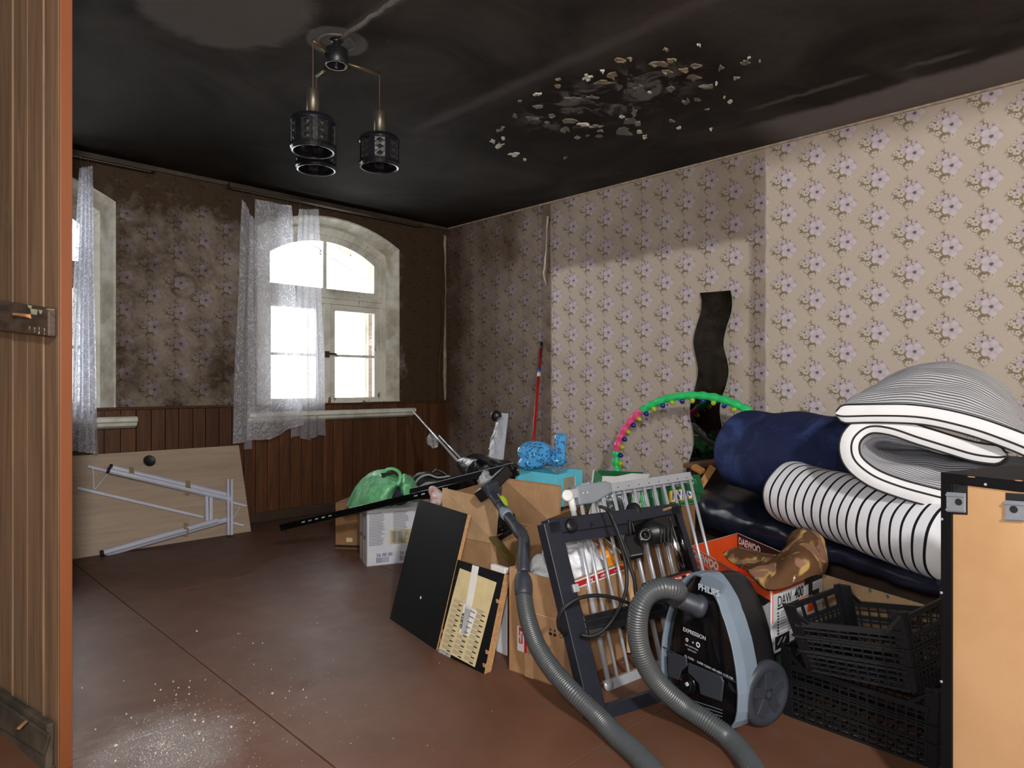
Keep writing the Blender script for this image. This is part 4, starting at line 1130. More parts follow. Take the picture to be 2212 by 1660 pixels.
for (u, v) in ((1.0, .08), (1.0, .21), (1.0, .72), (0.0, .12), (0, .22)):
    p = bil(q, u, v); s_ = 1 if u > .5 else -1
    MB().box(p + nn * .001 - wv * s_ * .006, .014, .003, .014, wv, nn).build('cam_notch', m_chip, T)
m_cling = m_clear
MB().slab([p + nn * .0022 for p in sub(q, .02, -.0, .3, .04)], nn * .0005).build('cling_film', m_cling, T)
tp = thing('foam_strip', 'short white foam strip on top of the small wrapped panel', 'foam', bil(q, .8, 1.0))
MB().beam(bil(q, .68, 1.0) - nn * .02 + UP * .012, bil(q, .97, 1.0) - nn * .02 + UP * .012, .022, .02, UP).build('strip', m_white, tp, bevel=.003)
m_styro = mat('white_polystyrene', (224, 226, 230), .8, 0, .04, 60, .3, 200)
sa, sb = PZ(1064, 1412, 0), PZ(1101, 1424, 0)
bk = (FW * .2 - RT * .02)
sty = thing('polystyrene_block', 'white polystyrene packing slab standing between the wrapped panel and a brown box', 'foam', sa)
qs = [sa + RT * .012 + FW * .01, sb - RT * .008 + FW * .01, sb - RT * .008 + FW * .09, sa + RT * .012 + FW * .09]
MB().hexa(qs, [p + UP * .24 + FW * .05 for p in qs]).build('slab', m_styro, sty, bevel=.006)
# ------------------------------------------------------------------ cyan box with bubble wrap on a brown carton
m_cyan = mat('cyan_carton', (104, 210, 234), .5, 0, .06, 6)
m_photo = mat('printed_picture_panel', (176, 166, 152), .5, 0, .25, 14, col2=(150, 148, 130))
cz = HC - (1027 - CY) / FOC * 3.3; cz0 = cz - .165
f0 = W(.217, 3.3, 0); vl, vr = (RT * -.2 + FW * .205), (RT * .145 + FW * .17)
cq = [f0, f0 + vr, f0 + vr + vl, f0 + vl]
# carton under it
bz = cz0 - .002
bq = [W(.12, 3.36, 0), W(.50, 3.62, 0), W(.34, 3.98, 0), W(-.03, 3.72, 0)]
T = carton('cardboard_box', 'closed brown cardboard box underneath the cyan box', 'box', bq, [p + UP * (bz) for p in bq], m_card3)
flap(T, [p + UP * bz for p in bq], m_card3, .003, 'lid')
T = carton('gift_box', 'bright cyan box with a picture panel, heaped with blue bubble wrap', 'box', [p + UP * cz0 for p in cq], [p + UP * cz for p in cq], m_cyan)
rf = [cq[0] + UP * cz0, cq[1] + UP * cz0, cq[1] + UP * cz, cq[0] + UP * cz]
face(T, sub(rf, .26, -.0, .70, .86), m_photo, 'picture_panel')
pp = sub(rf, .26, -.0, .70, .86); n_ = qn(rf)
c = bil(pp, .45, .45) + n_ * .002
MB().lathe([(0, 0), (.028, 0), (.028, .0006), (0, .0006)], c, n_, 20).build('picture', mat('olive_print', (118, 118, 92), .6, 0, .3, 30), T)
MB().slab([p + n_ * .0018 for p in sub(rf, .685, 0, .71, .86)], n_ * .0004).build('picture_edge', m_white, T)
lf = [cq[3] + UP * cz0, cq[0] + UP * cz0, cq[0] + UP * cz, cq[3] + UP * cz]; n_ = qn(lf)
m_fl = mat('printed_flower_cream', (196, 196, 150), .6)
for (u, v, r_) in ((.11, .62, .012), (.58, .36, .01), (.96, .3, .01)):
    b = MB()
    for k in range(6):
        a_ = k * math.pi / 3
        b.lathe([(0, 0), (r_ * .5, 0), (r_ * .5, .0004), (0, .0004)], bil(lf, u, v) + n_ * .0015 + UP * math.sin(a_) * r_ + RT * math.cos(a_) * r_, n_, 8)
    b.build('print', m_fl, T)
# bubble wrap: a blue heap, an upright roll, a clear sheet
bwz = thing('bubble_wrap', 'crumpled blue bubble wrap heap with an upright roll on the cyan box', 'bubble wrap', P(1165, 1000, 3.4))
blob(P(1158, 982, 3.42), (.092, .07, .068), .03, 8, 4, 3, crease=.02, flat=cz + .002).build('heap', m_bubble_b, bwz, smooth=True)
blob(P(1140, 1000, 3.40), (.055, .06, .035), .02, 10, 4, 9, crease=.02, flat=cz + .002).build('heap', m_bubble_b, bwz, smooth=True)
blob(P(1200, 995, 3.42), (.055, .05, .04), .02, 10, 4, 5, crease=.02, flat=cz + .002).build('heap', m_bubble_b, bwz, smooth=True)
ra, rb = P(1210, 998, 3.38), P(1211, 941, 3.44)
axr = (rb - ra).normalized()
pts = [lerp(ra, rb, k / 14) for k in range(15)]
MB().tube(pts, [.030 + .003 * noise.noise(p * 40) for p in pts], 20, hint=RT).build('roll', m_bubble_b, bwz, smooth=True)
cl = thing('clear_bubble_wrap', 'clear bubble wrap sheet sticking out of the cyan box under the blue heap', 'bubble wrap', P(1210, 1015, 3.4))
rows = [[(1150, 1010, 3.45), (1180, 1014, 3.38), (1206, 1025, 3.32), (1225, 1016, 3.36)], [(1165, 1004, 3.5), (1190, 1004, 3.46), (1210, 1008, 3.42), (1235, 1008, 3.42)], [(1180, 1000, 3.55), (1205, 996, 3.52), (1222, 990, 3.5), (1246, 1000, 3.48)], [(1190, 996, 3.6), (1215, 985, 3.58), (1232, 984, 3.55), (1247, 988, 3.52)]]
fc = patch([[P(*c) for c in r] for r in rows])
MB().grid(lambda u, v: fc(u, v) + wob(fc(u, v), 22, .012, 2), 28, 24).build('sheet', m_bubble_c, cl, smooth=True)

# ------------------------------------------------------------------ big brown box in front with bag and trays
z1 = .362
A0, A1, A2 = PZ(1100, 1450), PZ(1219, 1493), PZ(1350, 1420)
A3 = A0 + A2 - A1
bq = [A1, A2, A3, A0]; tq = [p + UP * z1 for p in bq]
tq[3] = tq[3] + UP * .012
T = carton('shipping_box', 'large open brown shipping box with red tape, half behind the black metal frame', 'box', bq, tq, m_card)
rfq = [bq[0], bq[1], tq[1], tq[0]]; lfq = [bq[3], bq[0], tq[0], tq[3]]
rn, ln = qn(rfq), qn(lfq)
face(T, sub(rfq, .02, .905, .98, .985), m_whiteink, 'tape')
MB().slab([p + rn * .0014 for p in sub(rfq, .02, .918, .98, .972)], rn * .0004).build('tape', m_red, T, label='red printed tape')
for u in (.10, .33, .56, .80):
    text('rolling', .015, bil(rfq, u, .945) + rn * .002, bq[1] - bq[0], UP, m_whiteink, T, bold=.0004)
text('ES300', .026, bil(rfq, .18, .74) + rn * .001, bq[0] - bq[1], -UP, m_ink, T)
face(T, sub(lfq, .16, .225, .34, .46), m_whiteink, 'label')
MB().slab([p + ln * .0016 for p in sub(lfq, .19, .30, .26, .455)], ln * .0003).slab([p + ln * .0016 for p in sub(lfq, .29, .226, .34, .458)], ln * .0003).build('label_print', m_red, T)
text('rolling', .016, bil(lfq, .225, .31) + ln * .0022, UP, -(bq[0] - bq[3]), m_whiteink, T, bold=.0005)
face(T, sub(lfq, .32, .58, .46, .70), m_whiteink, 'label'); MB().slab([p + ln * .0016 for p in sub(lfq, .33, .58, .44, .70)], ln * .0003).build('label_print', m_red, T)
MB().slab([p + ln * .0008 for p in sub(lfq, .30, 0, .46, .225)], ln * .0003).build('tape', m_tape, T)
m = MB()
for k in range(2):
    s_ = sub(lfq, .74 + k * .075, .475, .79 + k * .075, .50); m.slab([p + ln * .0012 for p in s_], ln * .0003)
    s_ = sub(lfq, .755 + k * .075, .515, .775 + k * .075, .54); m.slab([p + ln * .0012 for p in s_], ln * .0003)
m.build('print', m_ink, T)
MB().lathe([(.006, 0), (.008, 0), (.008, .0004), (.006, .0004)], bil(lfq, .95, .50) + ln * .0012, ln, 16, cap=False).build('print', m_ink, T)
crease = MB().slab([p + ln * .0006 for p in sub(lfq, .3, .63, 1, .637)], ln * .0008); crease.build('crease', m_cardedge, T)
flap(T, [tq[3].lerp(tq[2], .08), tq[3].lerp(tq[2], .80), P(1256, 1097, 2.92), P(1124, 1146, 2.72)], m_card3)
bgw = thing('white_bag', 'crumpled white plastic carrier bag inside the large shipping box', 'bag', P(1245, 1225, 2.45))
m_wfilm = mat('white_bag_film', (228, 230, 236), .32, 0, .06, 9, .7, 26)
m_wred = mat('white_film_with_red_print', (226, 226, 232), .35, 0, .0, 9, .5, 26, col2=(224, 222, 226))
def wb_fn():
    b = blob(P(1232, 1222, 2.52), (.125, .14, .115), .05, 9, 5, 11, crease=.035)
    return b
wb_fn().build('film', m_wfilm, bgw, smooth=True)
blob(P(1290, 1218, 2.6), (.07, .1, .075), .04, 12, 4, 4, crease=.03).build('film', m_wfilm, bgw, smooth=True)
blob(P(1168, 1240, 2.50), (.05, .08, .06), .03, 12, 4, 8, crease=.02).build('film', m_wfilm, bgw, smooth=True)
m_or = mat('orange_plastic', (240, 150, 40), .4, 0, .06, 8)
tr = thing('orange_tray', 'bright orange plastic folder trays stacked in the shipping box beside the white bag', 'tray', P(1300, 1200, 2.6))
qa = [P(1300, 1178, 2.58), P(1345, 1222, 2.54), P(1338, 1192, 2.68), P(1285, 1148, 2.78)]
qb = [P(1316, 1226, 2.50), P(1349, 1222, 2.54), P(1300, 1178, 2.58), P(1283, 1192, 2.56)]
MB().slab(qb, V((0, 0, -.01)) + FW * .01).build('front_panel', m_or, tr, bevel=.003)
MB().slab(qa, V((0, 0, -.008))).build('top_panel', m_or, tr, bevel=.003)
MB().slab([P(1250, 1152, 2.75), P(1290, 1186, 2.66), P(1300, 1160, 2.85), P(1262, 1140, 2.9)], V((0, 0, -.012))).build('top_panel', m_or, tr, bevel=.003)
MB().beam(P(1283, 1192, 2.56), P(1302, 1178, 2.575), .01, .012, UP).build('edge', mat('dark_orange_edge', (170, 84, 22), .5), tr)
MB().slab([P(1284, 1146, 2.78), P(1345, 1196, 2.69), P(1352, 1206, 2.66), P(1284, 1152, 2.77)], UP * .003).build('white_insert', m_white, tr)

# ------------------------------------------------------------------ tall brown box and the green printed box behind
bq = [W(.44, 2.62, 0), W(.82, 3.02, 0), W(.86, 3.30, 0), W(.49, 2.92, 0)]
tz = .497
T = carton('tall_box', 'closed tall brown box carrying the green printed carton behind the silver gate', 'box', bq, [p + UP * tz for p in bq], m_card3)
flap(T, [p + UP * tz for p in bq], m_card3, .003, 'lid')
m_green = mat('dark_green_print', (30, 98, 58), .5, 0, .12, 8)
m_lgreen = mat('light_green_print', (96, 176, 112), .5, 0, .12, 8)
g0, g1 = W(.555, 2.79, 0), W(.845, 3.03, 0); gb = FW * .22 + RT * .02
gq = [g0, g1, g1 + gb, g0 + gb]
zb_, zt_ = tz + .004, .655
def onq(px, py, q):
    n = qn(q); return PN(px, py, q[0], n)
gqb = [p + UP * zb_ for p in gq]; gqt = [p + UP * (zt_ + .02 * k) for k, p in enumerate(gq)]
gqt[0] = gq[0] + UP * .632; gqt[1] = gq[1] + UP * .628; gqt[2] = gq[2] + UP * .56; gqt[3] = gq[3] + UP * .56
G = carton('green_carton', 'open dark green printed carton with a yellow label behind the silver gate', 'box', gqb, gqt, m_green)
gf = [gqb[0], gqb[1], gqt[1], gqt[0]]; gn = qn(gf)
m_yel = mat('yellow_print', (226, 184, 50), .5)
yq = sub(gf, .40, .20, .86, .58); face(G, yq, m_yel, 'label')
m_bl = mat('blue_print', (40, 76, 150), .5)
MB().slab([p + gn * .0016 for p in sub(gf, .46, .27, .82, .52)], gn * .0003).build('label_print', m_bl, G)
text('INUS', .062, bil(gf, .47, .395) + gn * .0024, gf[1] - gf[0], UP, m_whiteink, G, bold=.002)
m = MB(); r_ = random.Random(4)
for (u, v, w_, h_) in ((.42, .66, .18, .2), (.56, .60, .14, .22), (.62, .82, .16, .12), (.80, .66, .13, .2), (.72, .62, .1, .14), (.60, .02, .2, .14), (.74, .04, .18, .12), (.05, .5, .16, .3)):
    q = sub(gf, u, v, u + w_, v + h_); q[2] = q[2].lerp(q[3], .25); q[0] = q[0].lerp(q[1], .15)
    for a, b_ in zip(q, q[1:] + q[:1]):
        m.beam(a + gn * .0012, b_ + gn * .0012, .003, .0006, gn.cross(b_ - a))
m.build('outline_print', m_lgreen, G)
for (tx, u, v) in (('MAX', .52, .70), ('MOUNT', .66, .88), ('oil', .82, .74)):
    text(tx, .02, bil(gf, u, v) + gn * .001, gf[1] - gf[0], UP, m_whiteink, G)
sideq = [W(.505, 2.84, zb_), g0 + UP * zb_ + gn * .001, g0 + UP * .632 + gn * .001, W(.505, 2.84, .63)]
flap(G, sideq, m_lgreen, .004, 'side_flap', 'light green side flap')
sn = qn(sideq); sn = sn if sn.dot(FW) < 0 else -sn
m = MB()
for q in (sub(sideq, .25, .35, .6, .95), sub(sideq, .15, .1, .7, .3)):
    m.slab([p + sn * .005 for p in q], sn * .0004)
m.build('print', m_whiteink, G)
flap(G, [gqt[0] + gn * -.004, gqt[1] - gn * .004, P(1524, 1070, 3.04), P(1514, 1042, 3.05)], m_green, .004)
# white and green lidded tray box to the left of it
lz = .5
w0, w1 = P(1283, 1075, 3.38), P(1400, 1075, 3.55)
L = thing('white_green_tray', 'white carton lid with dark green edges behind the gate, left of the green carton', 'box', P(1340, 1080, 3.4))
MB().slab([P(1284, 1084, 3.36), P(1372, 1080, 3.56), P(1404, 1026, 3.62), P(1294, 1020, 3.42)], FW * .005).build('back', m_white, L)
MB().slab([P(1294, 1029, 3.415), P(1385, 1032, 3.6), P(1390, 1022, 3.6), P(1290, 1017, 3.41)], FW * -.003).build('edge_band', m_green, L)
MB().slab([P(1276, 1082, 3.40), P(1295, 1078, 3.38), P(1301, 1030, 3.40), P(1284, 1017, 3.42)], FW * -.004).build('side_flap', m_green, L)
MB().slab([P(1280, 1072, 3.39), P(1292, 1060, 3.375), P(1298, 1036, 3.39), P(1288, 1048, 3.40)], FW * -.0015).build('print', m_lgreen, L)
MB().slab([P(1272, 1082, 3.41), P(1277, 1082, 3.40), P(1285, 1016, 3.42), P(1281, 1017, 3.43)], FW * -.004).build('raw_edge', m_white, L)
MB().slab([P(1283, 1100, 3.0 + .36), P(1380, 1096, 3.5), P(1380, 1070, 3.5), P(1283, 1078, 3.36)], FW * .004).build('front', m_white, L)
bq = [W(.53, 3.42, 0), W(.79, 3.58, 0), W(.73, 3.88, 0), W(.47, 3.72, 0)]
T = carton('cardboard_box', 'brown cardboard box under the white and green carton lid', 'box', bq, [p + UP * .425 for p in bq], m_card3)
# bags hung and stuffed behind the bars
cbg = thing('clear_bag', 'clear plastic bag tied to the silver gate bar', 'bag', P(1295, 1110, 2.68))
rows = [[(1284, 1072, 2.66), (1290, 1068, 2.64), (1296, 1072, 2.66)], [(1280, 1090, 2.66), (1292, 1088, 2.63), (1302, 1088, 2.66)], [(1270, 1118, 2.66), (1290, 1112, 2.62), (1315, 1112, 2.66)], [(1278, 1155, 2.64), (1300, 1162, 2.60), (1332, 1150, 2.64)]]
fq_ = patch([[P(*c) for c in r] for r in rows])
MB().grid(lambda u, v: fq_(u, v) + wob(fq_(u, v), 25, .012, 3) + FW * .01 * math.sin(u * 22), 26, 26).build('film', m_film_fn('milky_plastic_film', (226, 228, 232), .45), cbg, smooth=True)
MB().lathe([(.012, -.005), (.008, 0), (.012, .006)], P(1290, 1080, 2.64), UP, 10).build('knot', m_clear, cbg, smooth=True)
gb_ = blob(P(1333, 1082, 3.05), (.10, .06, .075), .03, 12, 4, 2, crease=.03).build('grey_bag', m_film_fn('grey_plastic_film', (98, 108, 108), .75, .2), None, smooth=True)
tag(gb_, 'shiny grey plastic bag of parts behind the middle bars of the gate', 'bag')
gb_ = blob(P(1276, 1088, 3.10), (.035, .04, .06), .02, 14, 3, 6, crease=.02).build('olive_bag', m_film_fn('olive_plastic_film', (82, 82, 74), .8, .25), None, smooth=True)
tag(gb_, 'small olive plastic bag below the latch of the silver gate', 'bag')

# ------------------------------------------------------------------ silver safety gate
bl = PZ(1313, 1490); tl = P(1227, 1066, 2.45); tr_ = PZ(1489, 1030, tl.z)
gu = (tr_ - tl); gw = gu.length; gu = gu.normalized(); gv = (tl - bl); gh = gv.length; gv = gv.normalized(); gnm = gu.cross(gv).normalized()
if gnm.dot(FW) > 0: gnm = -gnm
GT = thing('safety_gate', 'silver metal stair gate with round bars leaning on the boxes behind the black frame', 'gate', bl)
def gp(u, v, o=0.0): return tl + gu * (u * gw) - gv * ((1 - v) * gh) + gnm * o
MB().beam(gp(.0, .99), gp(1.0, 1.0), .034, .026, gv).build('top_rail', m_silver, GT, bevel=.003)
MB().beam(gp(-.01, .015), gp(1.0, .015), .034, .026, gv).build('bottom_rail', m_silver, GT, bevel=.003)
for k in range(12):
    u = .075 + k * .0838
    MB().tube([gp(u, .02), gp(u, .985)], .0068, 10).build('bar', m_silver, GT, smooth=True)
for k in range(4, 9):
    u = .075 + k * .0838
    MB().tube([gp(u + .015, .02, -.018), gp(u + .015, .985, -.018)], .0065, 10).build('bar', m_silver, GT, smooth=True)
MB().beam(gp(.38, .975, -.02), gp(.99, .985, -.02), .03, .02, gv).build('sliding_rail', m_silver, GT, bevel=.003)
MB().tube([gp(.012, .02), gp(.012, .99)], .010, 12).build('end_post', m_silver, GT, smooth=True)
lq = [gp(.045, .925, .016), gp(.16, .925, .016), gp(.25, .955, .016), gp(.30, .965, .016), gp(.305, 1.02, .016), gp(.27, 1.035, .016), gp(.05, 1.03, .016)]
MB().poly(lq, gnm * -.032).build('latch_housing', m_greypl, GT, bevel=.005)
for u in (.085, .115):
    MB().lathe([(0, 0), (.006, 0), (.005, .002), (0, .003)], gp(u, .985, .0165), gnm, 12).build('screw', m_silver, GT, smooth=True)
MB().beam(gp(.10, 1.032), gp(.16, 1.034), .006, .01, gv).build('latch_slider', m_silver, GT)
MB().lathe([(.008, -.045), (.010, -.043), (.010, -.03), (.007, -.028), (.007, 0.0), (.019, .004), (.021, .010), (.018, .013), (0, .014)], gp(-.012, .985), (gnm - gu * .5), 24).build('wall_pad', m_white, GT, smooth=True)
MB().tube([gp(.012, .90), gp(.012, 1.0)], .0125, 14).build('post_sleeve', m_white, GT, smooth=True)
for u in (.0, 1.0):
    MB().lathe([(.006, -.03), (.007, 0), (.019, .002), (.021, .008), (.019, .013), (0, .015)], gp(u, .02), gnm, 20).build('wall_pad', m_silver, GT, smooth=True)
for k in range(8):
    MB().lathe([(0, 0), (.0025, 0), (.0025, .0008), (0, .0008)], gp(.35 + k * .085, .99, .0135), gnm, 8).build('rivet', m_ink, GT)

# ------------------------------------------------------------------ black steel frame
bl = PZ(1268, 1560); tl = P(1166, 1133, 2.22); tr_ = PZ(1458, 1096, tl.z)
fu = tr_ - tl; fwid = fu.length; fu = fu.normalized(); fv = tl - bl; fh = fv.length; fv = fv.normalized(); fnm = fu.cross(fv).normalized()
if fnm.dot(FW) > 0: fnm = -fnm
FR = thing('machine_stand', 'black steel machine frame standing askew in front of the silver gate', 'frame', bl)
def fp(u, v, o=0.0): return bl + fu * (u * fwid) + fv * (v * fh) + fnm * o
MB().beam(fp(.055, 0), fp(.055, 1.0), .066, .045, fu).build('upright', m_frameb, FR, bevel=.003)
MB().beam(fp(.965, 0), fp(.965, 1.0), .05, .045, fu).build('upright', m_frameb, FR, bevel=.003)
MB().beam(fp(0.03, .975), fp(1, .975), .05, .045, fv).build('top_beam', m_frameb, FR, bevel=.003)
MB().beam(fp(0.09, .915), fp(.93, .915), .042, .02, fv).build('lower_flange', m_frameb, FR, bevel=.002)
MB().beam(fp(.08, .012), fp(1, .012), .045, .045, fv).build('bottom_beam', m_frameb, FR, bevel=.003)
MB().beam(fp(.10, .445, .01), fp(.96, .455, .01), .06, .03, fv).build('cross_beam', m_blkpl, FR, bevel=.003)
for o in (.43, .465): MB().beam(fp(.10, o, .027), fp(.94, o + .01, .027), .004, .006, fv).build('beam_rib', m_frameb, FR)
MB().beam(fp(.12, .40, .015), fp(.20, .40, .03), .03, .02, fv).beam(fp(.36, .405, .01), fp(.48, .41, .01), .03, .03, fv).build('bracket', m_blkpl, FR, bevel=.002)
MB().beam(fp(.68, .43, .03), fp(.70, .50, .03), .03, .012, fu).build('cable_plug', m_frameb, FR, bevel=.003)
for (u, v) in ((.66, .40), (.715, .40), (.72, .475)):
    MB().lathe([(0, 0), (.006, 0), (.006, .01), (0, .011)], fp(u, v, .026), fnm, 10).build('bolt', m_chrome, FR, smooth=True)
MB().lathe([(0, .0), (.02, .001), (.024, .006), (.018, .012), (0, .013)], fp(.17, .965, .022), fnm, 20).build('end_cap', m_blkpl, FR, smooth=True)
for (u, v) in ((.30, .955), (.45, .97)):
    MB().tube([fp(u, v - .01, .024), fp(u + .02, v, .024), fp(u + .005, v + .015, .024)], .0025, 6).build('clip', m_blkpl, FR)
MB().box(fp(.10, .64, .025), .022, .012, .026, fu, fnm, fv).build('catch', m_silver, FR, bevel=.002)
MB().tube([fp(.885, .60, .02), fp(.875, .93, .02)], .016, 16).build('chrome_tube', m_chrome, FR, smooth=True)
MB().tube([fp(.935, .58, .028), fp(.93, .95, .028)], .012, 14).build('gloss_tube', m_blkglo, FR, smooth=True)
MB().beam(fp(.58, .90, .02), fp(.92, .915, .02), .05, .03, fv).build('gloss_plate', m_blkglo, FR, bevel=.004)
MB().lathe([(.03, 0), (.034, .004), (.034, .02), (.03, .024)], fp(.66, 1.0, -.01), fu, 24).build('wheel', m_rubber, FR, smooth=True)
MB().beam(fp(.86, .985, .024), fp(.93, .995, .024), .008, .004, fv).build('sticker', mat('gold_sticker', (190, 150, 90), .3, .6), FR)
MB().beam(fp(.55, .565, .03), fp(.92, .59, .03), .04, .02, fv).build('carriage', m_blkpl, FR, bevel=.003)
rk = MB().beam(fp(.565, .570, .042), fp(.735, .580, .042), .026, .003, fv)
rk.build('white_rack', m_white, FR)
m = MB()
for k in range(9):
    m.box(fp(.585 + k * .0175, .5575, .0445), .006, .003, .012, fu, fnm, fv)
m.build('rack_teeth', m_blkpl, FR)
MB().beam(fp(.745, .582, .042), fp(.915, .594, .042), .022, .004, fv).build('red_board', mat('red_circuit_board', (150, 36, 28), .4, 0, .3, 90), FR)
for k in range(4):
    MB().box(fp(.77 + k * .035, .585 + .003 * k, .046), .014, .006, .008, fu, fnm, fv).build('component', [m_white, m_silver, m_blkpl, m_white][k], FR)
# work light
hl = thing('work_light', 'small black work lamp with a round clear lens hung on the black frame', 'lamp', fp(.78, .80, .05))
hc = P(1417, 1152, 2.33)
blob(hc, (.048, .035, .042), .006, 18, 4, 2).build('housing', m_blkpl, hl, smooth=True)
lc = P(1395, 1156, 2.29)
MB().lathe([(.022, .0), (.024, .018), (.02, .02), (.018, .012), (0, .006)], lc, -FW - RT * .3 + UP * .1, 24).build('lens_ring', m_blkglo, hl, smooth=True)
MB().lathe([(.0, .0), (.012, .002), (.0175, .012)], lc + (-FW - RT * .3) * .003, -FW - RT * .3 + UP * .1, 20, cap=False).build('reflector', m_silver, hl, smooth=True)
for k in range(4):
    MB().box(hc + RT * (.008 + k * .012) - FW * .036, .005, .012, .05, RT, FW, UP).build('cooling_fin', m_blkpl, hl)
MB().tube([hc + UP * .03, P(1412, 1125, 2.40)], .010, 10).build('mount', m_blkpl, hl)
# adapter with cable
ad = thing('power_adapter', 'black power adapter hanging by its cord in front of the gate bars', 'adapter', P(1370, 1185, 2.33))
MB().beam(P(1361, 1160, 2.36), P(1376, 1206, 2.31), .05, .03, RT).build('case', m_blkpl, ad, bevel=.006)
MB().tube(smooth_path([P(1363, 1160, 2.36), P(1361, 1145, 2.36), P(1360, 1125, 2.37)], 10), .004, 8).build('cord', m_rubber, ad, smooth=True)
cb_ = thing('power_cable', 'black cable draped in loops over the black frame', 'cable', P(1350, 1240, 2.3))
MB().tube(smooth_path([P(1296, 1096, 2.37), P(1312, 1104, 2.26), P(1326, 1135, 2.24), P(1340, 1175, 2.22), P(1350, 1215, 2.21), P(1354, 1260, 2.19), P(1345, 1300, 2.16), P(1325, 1338, 2.13), P(1300, 1366, 2.11), P(1275, 1376, 2.10), P(1255, 1372, 2.10)], 60), .006, 8).build('cord', m_rubber, cb_, smooth=True)
MB().tube(smooth_path([P(1296, 1096, 2.37), P(1314, 1104, 2.25), P(1330, 1138, 2.23), P(1345, 1178, 2.21), P(1358, 1215, 2.20), P(1370, 1255, 2.19), P(1374, 1300, 2.19)], 50), .006, 8).build('cord', m_rubber, cb_, smooth=True)
MB().tube(smooth_path([P(1222, 1372, 2.13), P(1208, 1358, 2.08), P(1207, 1335, 2.06), P(1222, 1312, 2.055), P(1250, 1294, 2.07), P(1290, 1288, 2.10), P(1330, 1294, 2.13), P(1360, 1306, 2.16), P(1375, 1318, 2.17)], 60), .006, 8).build('cord', m_rubber, cb_, smooth=True)
# wooden leg behind the bars
wl_ = thing('wooden_post', 'pale square wooden leg upright behind the bars of the gate', 'leg', P(1362, 1412, 2.56))
MB().beam(P(1358, 1212, 2.66), P(1364, 1412, 2.56), .04, .025, RT).build('leg', mat('pale_raw_wood', (196, 152, 104), .7, 0, .2, 12, .1, 50, (1, 1, .1)), wl_, bevel=.003)
# ------------------------------------------------------------------ vacuum cleaner with its hose
vw = (RT * .5 - FW * .866).normalized(); vn = (RT * -.866 - FW * .5).normalized()
vc = W(.605, 2.13, 0)
m_vgrey = mat('blue_grey_plastic', (120, 134, 150), .42, 0, .04, 8)
m_vdark = mat('dark_grey_plastic', (52, 56, 65), .45, 0, .06, 12)
m_hose = mat('grey_ribbed_hose', (70, 74, 77), .36, 0, .06, 12)
m_vin = mat('pale_lettering', (196, 206, 218), .5)
VC = thing('vacuum_cleaner', 'black and grey vacuum cleaner standing upright with its ribbed grey hose', 'vacuum cleaner', vc)
AH = [(0.0, .118), (.02, .142), (.06, .156), (.12, .160), (.19, .153), (.26, .136), (.32, .112), (.37, .082), (.405, .05), (.425, .024)]
def va(h):
    h = min(max(h, 0), .4249)
    for (h0, a0), (h1, a1) in zip(AH, AH[1:]):
        if h <= h1:
            return a0 + (a1 - a0) * (h - h0) / (h1 - h0)
def vpt(t, h, n): return vc + vw * t + UP * h + vn * n
def outline(k=1.0, dh=0.0, N=22):
    hs = [.012 + .413 * (1 - (1 - i / N) ** 1.6) for i in range(N + 1)]
    L = [(-va(h) * k, h) for h in hs]
    top = [(-.012 * k, .43 + dh), (.012 * k, .43 + dh)]
    return [(x_, min(h_, .43) + (dh if h_ > .35 else 0)) for x_, h_ in L] + top + [(-x_, h_ + (dh if h_ > .35 else 0)) for x_, h_ in L[::-1]]
# dark rear body: rounded, loft of shrinking outlines toward the floor side
b = MB(); rings = [(.0, 1.0), (-.06, 1.0), (-.12, .97), (-.165, .88), (-.185, .7), (-.19, .4)]
ol = outline(); N_ = len(ol); vs = []
for n_, k in rings:
    for (t, h) in ol:
        hh = .2 + (h - .2) * (.55 + .45 * k)
        vs.append(vpt(t * k, max(hh, .004), n_))
fs = [tuple(range(N_))]
for i in range(len(rings) - 1):
    for k in range(N_):
        fs.append((i * N_ + k, i * N_ + (k + 1) % N_, (i + 1) * N_ + (k + 1) % N_, (i + 1) * N_ + k))
fs.append(tuple(range((len(rings) - 1) * N_, len(rings) * N_)))
b.add(vs, fs); b.build('body', m_blkpl, VC, smooth=True)
# grey bumper band wrapping round the front cover
def band(n0, n1, k0, k1, dh0, dh1, name, m):
    o0, o1 = outline(k0, dh0), outline(k1, dh1)
    b = MB(); vs = []
    for (t0, h0), (t1, h1) in zip(o0, o1):
        vs += [vpt(t0, h0, n0), vpt(t1 * 1.02, h1, (n0 * .35 + n1 * .65)), vpt(t1 * .985, h1 - .001, n1), vpt(t1 * .93, h1 - (.012 if h1 > .36 else 0), n1 - .004), vpt(t0 * .93, h0 - (.012 if h0 > .36 else 0), n0)]
    M_ = len(o0); fs = []
    for k in range(M_ - 1):
        for q in range(5):
            fs.append((k * 5 + q, k * 5 + (q + 1) % 5, (k + 1) * 5 + (q + 1) % 5, (k + 1) * 5 + q))
    fs.append((0, 1, 2, 3, 4)); fs.append(tuple((M_ - 1) * 5 + q for q in range(5)))
    b.add(vs, fs)
    return b.build(name, m, VC, smooth=False, bevel=.004)
band(-.062, .03, 1.03, 1.05, .006, .012, 'bumper_band', m_vgrey)
# glossy domed front cover
def cover(h0, h1, name, m, lift=0.0, bul=.022):
    def fn(u, v):
        h = lerp(h0, h1, v); s_ = u * 2 - 1
        t = s_ * va(h) * .97
        e = 1 - abs(s_) ** 3.2
        return vpt(t, h, .012 + lift + bul * e * (0.35 + .65 * min(1, (.43 - h) * 6)))
    return MB().grid(fn, 28, 40).build(name, m, VC, smooth=True)
cover(.160, .418, 'front_cover', m_blkglo)
cover(.006, .156, 'lower_front', m_blkglo)
def vf(px, py, o=.036): return PN(px, py, vc + vn * o, vn)
